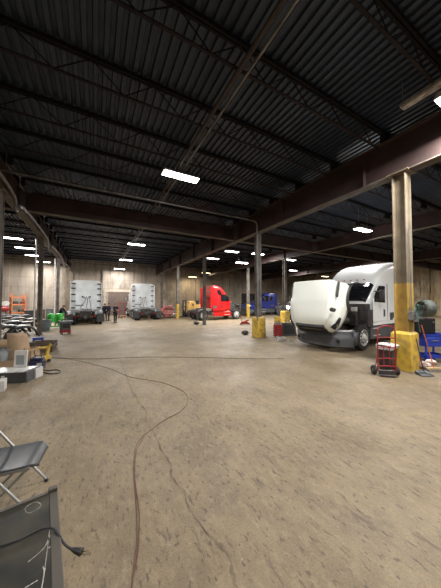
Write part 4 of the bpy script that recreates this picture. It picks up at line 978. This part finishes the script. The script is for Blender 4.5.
# ------------------------------------------------------------------ cardboard box & cases, near left
p = P(14, 371); bc = Vector((p.x, p.y + .55, 0)); rb = R(-8)
t = thing('cardboard_box', 'big open cardboard box with its flap standing up', 'box', bc, rb)
w, d, h = .8, .7, .52
mb = MB(); mb.bx(-w / 2, w / 2, -d / 2, -d / 2 + .008, 0, h * .5); mb.bx(-w / 2, w / 2, d / 2 - .008, d / 2, 0, h); mb.bx(-w / 2, -w / 2 + .008, -d / 2, d / 2, 0, h); mb.bx(w / 2 - .008, w / 2, -d / 2, d / 2, 0, h); mb.bx(-w / 2, w / 2, -d / 2, d / 2, 0, .008)
mb.build('body', 'cardboard', t)
MB().add([(-.1, -d / 2, .0), (w / 2 + .06, -d / 2 - .05, .0), (w / 2 - .12, -d / 2 + .12, .92), (-.22, -d / 2 + .1, .98)], [(0, 1, 2, 3)]).build('front_flap', 'cardboard', t, solid=.012)
MB().add([(-.22, -d / 2 + .1, .98), (w / 2 - .12, -d / 2 + .12, .92), (w / 2 - .22, -d / 2 + .3, .99), (-.3, -d / 2 + .25, 1.03)], [(0, 1, 2, 3)]).build('bent_flap', 'cardboard', t, solid=.012)
MB().add([(-.22, -d / 2 + .1, .98), (-.3, -d / 2 + .4, .95), (-.28, -d / 2 + .4, .5), (-.18, -d / 2 + .05, .5)], [(0, 1, 2, 3)]).build('side_flap', 'cardboard', t, solid=.012)
MB().add([(-w / 2 - .5, d / 2, .5), (-.28, d / 2, .5), (-.28, d / 2 + .1, .78), (-w / 2 - .5, d / 2 + .1, .76)], [(0, 1, 2, 3)]).build('rear_flap', 'cardboard', t, solid=.012)
MB().add([(.18, -d / 2 + .015, .5), (.27, -d / 2 + .01, .48), (.24, -d / 2 + .03, .6)], [(0, 1, 2)]).add([(.2, -d / 2 + .015, .42), (.3, -d / 2 + .01, .42), (.28, -d / 2 + .0, .46)], [(0, 1, 2)]).build('printed_mark', 'brown', t, solid=.006)
c, s = math.cos(rb), math.sin(rb)
def near(dx, dy, z=0): return (bc.x + dx * c - dy * s, bc.y + dx * s + dy * c, z)
t = thing('grey_tray', 'grey plastic tray in the cardboard box at the left edge', 'tray', near(-.28, -.05, .01), rb); 
MB().add([(-.14, -.2, 0), (.14, -.2, 0), (.14, .2, 0), (-.14, .2, 0), (-.18, -.24, .56), (.18, -.24, .56), (.18, .24, .56), (-.18, .24, .56)], [(0, 3, 2, 1), (0, 1, 5, 4), (1, 2, 6, 5), (2, 3, 7, 6), (3, 0, 4, 7)]).build('tub', 'grey_tray', t, solid=.01); MB().bx(-.19, .19, -.25, -.23, .53, .57).bx(-.19, .19, .23, .25, .53, .57).build('rim', 'grey_tray', t)
# black case in front
p = P(0, 384); q = P(27, 382.5); m_ = (p + q) / 2; a = math.atan2(q.y - p.y, q.x - p.x); L = (q - p).length + .5
c0 = q + Vector((math.cos(a), math.sin(a), 0)) * (-L / 2)
t = thing('flat_equipment_box', 'long black box with silver strips across its top, in front of the cardboard box', 'box', (c0.x - math.sin(a) * .25, c0.y + math.cos(a) * .25, 0), a)
MB().bx(-L / 2, L / 2, -.25, .25, 0, .25).build('body', 'plastic', t, bevel=.012)
mb = MB()
for i in range(11):
    x = -L / 2 + .08 + i * (L - .16) / 11; mb.add([(x, -.24, .252), (x + .06, -.24, .252), (x + .14, .24, .252), (x + .08, .24, .252), (x, -.24, .27), (x + .06, -.24, .27), (x + .14, .24, .27), (x + .08, .24, .27)], [(0, 3, 2, 1), (4, 5, 6, 7), (0, 1, 5, 4), (1, 2, 6, 5), (2, 3, 7, 6), (3, 0, 4, 7)])
mb.build('top_strip', 'alu', t); MB().bx(L / 2 - .03, L / 2 + .005, -.255, .255, -.0, .26).build('end_cap', 'plastic_grey', t, bevel=.01)
MB().bx(L / 2 - .55, L / 2 - .48, -.262, -.25, .12, .19).build('label_sticker', 'paper', t)
MB().bx(-L / 2 + .35, -L / 2 + .55, -.262, -.25, .04, .09).build('small_sticker', 'paper', t)
topz = .272
def on_case(dx, dy, z=0): return (t_loc.x + dx * math.cos(a) - dy * math.sin(a), t_loc.y + dx * math.sin(a) + dy * math.cos(a), z)
t_loc = Vector(t.location)
t = thing('book', 'white boxed manual leaning against the cardboard flap', 'book', on_case(L / 2 - .38, .2, topz), a - R(4))
MB().add([(-.16, -.06, 0), (.14, -.06, 0), (.1, .03, .42), (-.2, .03, .42), (-.16, -.02, 0), (.14, -.02, 0), (.1, .07, .42), (-.2, .07, .42)], [(0, 1, 2, 3), (7, 6, 5, 4), (0, 4, 5, 1), (1, 5, 6, 2), (2, 6, 7, 3), (3, 7, 4, 0)]).build('cover', 'paper', t)
MB().add([(-.11, -.062 + .015, .07), (.08, -.062 + .015, .07), (.055, -.062 + .065, .3), (-.14, -.062 + .065, .3), (-.11, -.05, .07), (.08, -.05, .07), (.055, 0, .3), (-.14, 0, .3)], [(0, 1, 2, 3), (4, 5, 6, 7)]).build('cover_picture', 'grey_tray', t)
# small parcel to the right
p = P(32.5, 378.5); t = thing('small_box', 'small black and white box right of the long black box', 'box', (p.x + .02, p.y + .12, 0), a - R(6)); MB().bx(-.13, .06, -.14, .14, 0, .26).build('body', 'plastic', t); MB().bx(.06, .12, -.135, .135, 0, .24).build('side_panel', 'paper', t)
p = P(36, 371); t = thing('toolbox', 'navy plastic toolbox with blue front beside the cardboard flap', 'toolbox', (p.x, p.y + .2, 0), R(-10)); MB().bx(-.18, .16, -.12, .12, 0, .26).build('body', 'navy', t, bevel=.02); MB().bx(-.16, .14, -.11, .11, .26, .34).build('lid', 'navy', t, bevel=.02); MB().tube([(-.1, 0, .34), (-.08, 0, .4), (.08, 0, .4), (.1, 0, .34)], .012, 6).build('handle', 'plastic', t); MB().bx(.02, .14, -.13, -.12, .04, .2).build('front_label', 'paper', t)
p = P(42.5, 352.5); t = thing('wooden_crate', 'brown wooden crate behind the yellow tool', 'crate', (p.x, p.y + .25, 0), R(-12)); mb = MB()
for z in (.0, .14, .28): mb.bx(-.38, .38, -.25, -.235, z, z + .11); mb.bx(-.38, .38, .235, .25, z, z + .11); mb.bx(-.38, -.365, -.25, .25, z, z + .11); mb.bx(.365, .38, -.25, .25, z, z + .11)
mb.bx(-.38, .38, -.25, .25, 0, .015); mb.bx(-.38, .38, -.25, .25, .2, .3); mb.build('body', 'brown', t)
p = P(38, 343.5); t = thing('blue_crate', 'blue plastic crate behind the brown wooden crate', 'crate', (p.x, p.y, 0), R(10)); MB().bx(-.2, .2, -.15, .15, 0, .26).bx(-.22, .22, -.17, .17, .26, .29).build('body', 'blue_box', t, bevel=.01); MB().bx(-.1, .1, -.16, -.15, .08, .18).build('label', 'paper', t)
# yellow hydraulic tool
p = P(45, 362); t = thing('hydraulic_jack', 'yellow long-bodied jack with a black handle on the floor', 'jack', (p.x, p.y, 0), R(25))
MB().prism([(-.22, .02), (.12, .02), (.16, .14), (.08, .26), (-.02, .2), (-.22, .1)], 'Y', -.08, .08).build('body', 'yellow', t, bevel=.02)
MB().tube([(-.4, .1, .42), (-.15, .06, .46), (.08, .02, .46), (.16, 0, .56)], .045, 8, 3).tube([(.04, 0, .2), (.1, 0, .48)], .05, 8).build('arm', 'yellow', t)
MB().tube([(.12, 0, .5), (.32, -.02, .66)], .022, 8).build('handle', 'cord_black', t)
for x in (-.18, .08):
    for s in (-1, 1): MB().cyl((x, s * .08, .05), (x, s * .12, .05), .05, n=12).build('wheel', 'rubber', t)
# cable loop
pts = [P(36, 346, .5), P(34.5, 352, .45), P(36, 358, .3), P(38, 364, .12), P(41, 369, .015), P(48, 370.5, .012), P(56, 369.8, .012), P(60.5, 371, .012), P(58, 373.2, .012), P(50, 373.6, .012), P(43, 372.5, .012), P(39, 374.5, .012)]
tag(MB().tube(pts, .014, 8, 6).build('cable', 'cord_black'), 'black cable looping onto the floor beside the navy toolbox', 'cable')
p = P(1, 392.5); t = thing('carton', 'white carton cut by the left edge in front of the long black box', 'carton', (p.x - .2, p.y + .12, 0), R(5)); MB().bx(-.3, .24, -.12, .14, 0, .24).build('box', 'paper', t, bevel=.01); MB().bx(-.05, 0, -.13, .15, .2, .245).build('tape', 'grey_tray', t)

# ------------------------------------------------------------------ floor cords
def flo(c, r, name, m, label, off=0, seed=0):
    pts = []; random.seed(seed)
    for x, y in c:
        p = P(60 + x / 2.32, 340 + y / 2.32); p.z = r + .001; pts.append(p + Vector((off + random.uniform(-.01, .01), random.uniform(-.01, .01), 0)))
    return tag(MB().tube(pts, r, 8, 6).build(name, m), label, 'cord')
main = [(160, 640), (165, 576), (172, 520), (178, 470), (180, 400), (172, 340), (170, 300), (175, 255), (190, 228), (215, 205), (245, 185), (280, 165), (298, 140), (285, 118), (240, 100), (200, 92), (160, 85), (120, 68), (90, 60), (35, 47), (-10, 40), (-40, 42)]
flo(main, .0042, 'extension_cord', 'cord_orange', 'reddish extension cord curving over the open concrete floor', 0, 1)
flo([(x + 3.5, y) for x, y in main[:9]], .004, 'extension_cord', 'cord_orange', 'second reddish cord strand running just right beside the first one', .0, 2)
flo([(-60, 38), (0, 43), (90, 44), (200, 40), (330, 41), (441, 44), (520, 44)], .006, 'power_cable', 'cord_black', 'thin dark cable lying straight across the floor', 0, 3)

# ------------------------------------------------------------------ folding chair
def folding_chair(loc, rz):
    t = thing('folding_chair', 'grey folding chair with tubular frame at the left edge', 'chair', loc, rz)   # local +X = forward
    rows = []
    for i in range(13):
        u = i / 12; x = -.2 + .43 * u; z = .455 - .012 * math.sin(PI * u) - (.05 * max(0, (u - .78) / .22) ** 2); hw = .205 + .012 * u
        if u > .7: hw -= .075 * ((u - .7) / .3) ** 2.5
        rows.append([Vector((x, y * hw, z + .012 * abs(y) ** 3 - (.02 if abs(y) > .99 else 0))) for y in (-1, -.97, -.8, -.5, 0, .5, .8, .97, 1)])
    MB().grid(rows).build('seat', 'seat', t, solid=.014, sharp=60)
    rows = []
    for i in range(7):
        z = .66 + .2 * i / 6; rows.append([Vector((-.3 - (z - .66) * .3 - .04 * (1 - y * y), y * .21, z)) for y in (-1, -.6, -.2, .2, .6, 1)])
    MB().grid(rows).build('backrest', 'seat', t, solid=.014)
    mb = MB(); w = .225
    side = lambda s: [(.21, s * w, .012), (-.08, s * w, .43), (-.36, s * w, .84)]
    pts = [side(-1)[0], side(-1)[1], side(-1)[2], (-.39, -w + .03, .885), (-.4, 0, .895), (-.39, w - .03, .885), side(1)[2], side(1)[1], side(1)[0]]
    mb.tube(pts, .0125, 10, 4); mb.build('front_leg_frame', 'tube', t)
    mb = MB(); w2 = .195
    for s in (-1, 1): mb.tube([(.16, s * w2, .425), (-.26, s * w2, .012)], .0125, 10)
    mb.tube([(-.2, -w2, .07), (-.2, w2, .07)], .009, 8); mb.build('rear_leg_frame', 'tube', t)
    for x, w_ in ((.21, w), (-.26, w2)):
        for s in (-1, 1): MB().cyl((x, s * w_, 0), (x - .015 * (1 if x > 0 else -1), s * w_, .03), .017, n=10).build('foot_cap', 'rubber', t)
    for s in (-1, 1): MB().bx(-.12, .18, s * .212 - .008, s * .212 + .008, .42, .445).build('seat_bracket', 'tube', t)
p = fh * 2.34 + Rv * -2.03
folding_chair((p.x, p.y, 0), R(-6))

# ------------------------------------------------------------------ dark bench top
TZ = .75
corner = P(57.5, 488, TZ); far_l = P(0, 511, TZ); dirx = (far_l - corner); dirx.z = 0; dirx.normalize(); aa = math.atan2(-dirx.y, -dirx.x)
t = thing('workbench', 'dark scuffed metal workbench in the bottom left corner', 'workbench', (corner.x, corner.y, 0), aa)   # local -X left, -Y toward camera
W, D = 1.5, .85
MB().bx(-W, -.045, -D, -.02, TZ - .02, TZ - .004).build('top', 'tabletop', t)
mb = MB(); mb.bx(-W, 0, -.02, 0, TZ - .05, TZ + .008); mb.bx(-.045, 0, -D, -.02, TZ - .05, TZ); mb.bx(-W, 0, -D - .02, -D, TZ - .05, TZ); mb.bx(-W - .02, -W, -D, 0, TZ - .05, TZ)
mb.bx(-.05, 0, -.02, .012, TZ - .02, TZ + .02); mb.build('rim', 'tableedge', t, bevel=.004)
for x in (-W + .05, -.08):
    for y in (-D + .05, -.08): MB().bx(x - .025, x + .025, y - .025, y + .025, 0, TZ - .03).build('leg', 'tableedge', t)
MB().bx(-W + .05, -.08, -.09, -.07, .25, .3).build('stretcher', 'tableedge', t); MB().bx(-W + .05, -.08, -D + .04, -D + .06, .25, .3).build('stretcher', 'tableedge', t)
inv = t.matrix_basis.inverted()
random.seed(11); SM = mat('chalky_smear', (.34, .32, .29), .8)
def smear(pix, r):
    mb = MB()
    pts = [inv @ P(x, y, TZ - .003) for x, y in pix]; pts = smooth(pts, 4)
    for i in range(len(pts) - 1):
        a_, b_ = pts[i], pts[i + 1]; d = (b_ - a_); n = Vector((-d.y, d.x, 0)).normalized() * r * random.uniform(.4, 1.3)
        mb.add([a_ + n, a_ - n, b_ - n, b_ + n], [(0, 1, 2, 3)])
    mb.build('paint_smear', SM, t)
smear([(55, 494), (52, 520), (50, 528), (46, 560), (42, 588)], .0022)
smear([(50, 535), (46, 545), (40, 552), (28, 562)], .003); smear([(50, 531), (55, 536), (52, 545), (48, 548)], .003); smear([(54, 527), (57, 532), (53, 540)], .003)
smear([(27, 506), (36, 502), (41, 505), (36, 510), (28, 513), (25, 509), (28, 506)], .0018); smear([(43, 566), (44, 574), (41, 590)], .0022); smear([(25, 588), (33, 583), (38, 580)], .0022)
# cord with plug on the bench
pts = [P(-12, 551, TZ + .006), P(0, 546.5, TZ + .006), P(15, 541.5, TZ + .007), P(30, 534.5, TZ + .006), P(41, 529.5, TZ + .008), P(48, 528, TZ + .012), P(54, 529, TZ + .01), P(59, 535, TZ - .0), P(63, 542, TZ - .01), P(68, 547, TZ - .015), P(73, 549.5, TZ - .015)]
t = thing('power_cord', 'black power cord with plug lying over the workbench edge', 'cord', pts[6]); iv = Matrix.Translation(-pts[6])
MB().tube([iv @ q for q in pts], .0055, 10, 6).build('cable', 'cord_black', t)
a_ = pts[-1] - pts[6]; b_ = P(82, 552, TZ - .015) - pts[6]; d = (b_ - a_).normalized()
pl = MB().cyl(a_ - d * .008, a_ + d * .012, .007, .012, n=12).cyl(a_ + d * .012, b_ - d * .004, .012, .017, n=12).cyl(b_ - d * .004, b_, .017, .013, n=12).build('plug', 'cord_black', t)
sd = d.cross(Vector((0, 0, 1))).normalized()
mb = MB()
for s in (-1, 1): mb.bar(b_ + sd * s * .006, b_ + sd * s * .006 + d * .018, .0015, .006)
mb.cyl(b_ + Vector((0, 0, -.007)), b_ + Vector((0, 0, -.007)) + d * .02, .0022, n=6); mb.build('prong', 'brass', pl)

# ------------------------------------------------------------------ shared groups
GR = {'ceiling_light': 'ceiling panel lights', 'steel_column': 'steel columns of the hall', 'semi_truck': 'semi trucks parked in the hall', 'person': 'people working in the hall', 'wheel_fender': 'wheel fenders piled at the left',
      'tote': 'totes on the orange rack', 'storage_bin': 'bins along the back wall', 'plank': 'planks leaning on the right wall', 'extension_cord': 'reddish cords on the floor', 'conduit_pipe': 'conduits under the roof', 'trash_bin': 'trash bins', 'carton': 'white cartons on the floor', 'rag': 'rags on the floor'}
for o in list(bpy.data.objects):
    k = o.name.split('.')[0]
    if o.parent is None and k in GR: o['group'] = GR[k]

# ------------------------------------------------------------------ world & view
w = bpy.data.worlds.new('world'); S.world = w; w.use_nodes = True
w.node_tree.nodes['Background'].inputs[0].default_value = (.02, .02, .022, 1); w.node_tree.nodes['Background'].inputs[1].default_value = 1
S.view_settings.view_transform = 'Standard'; S.view_settings.look = 'None'; S.view_settings.gamma = 1; S.view_settings.exposure = .08
S.view_settings.use_curve_mapping = False
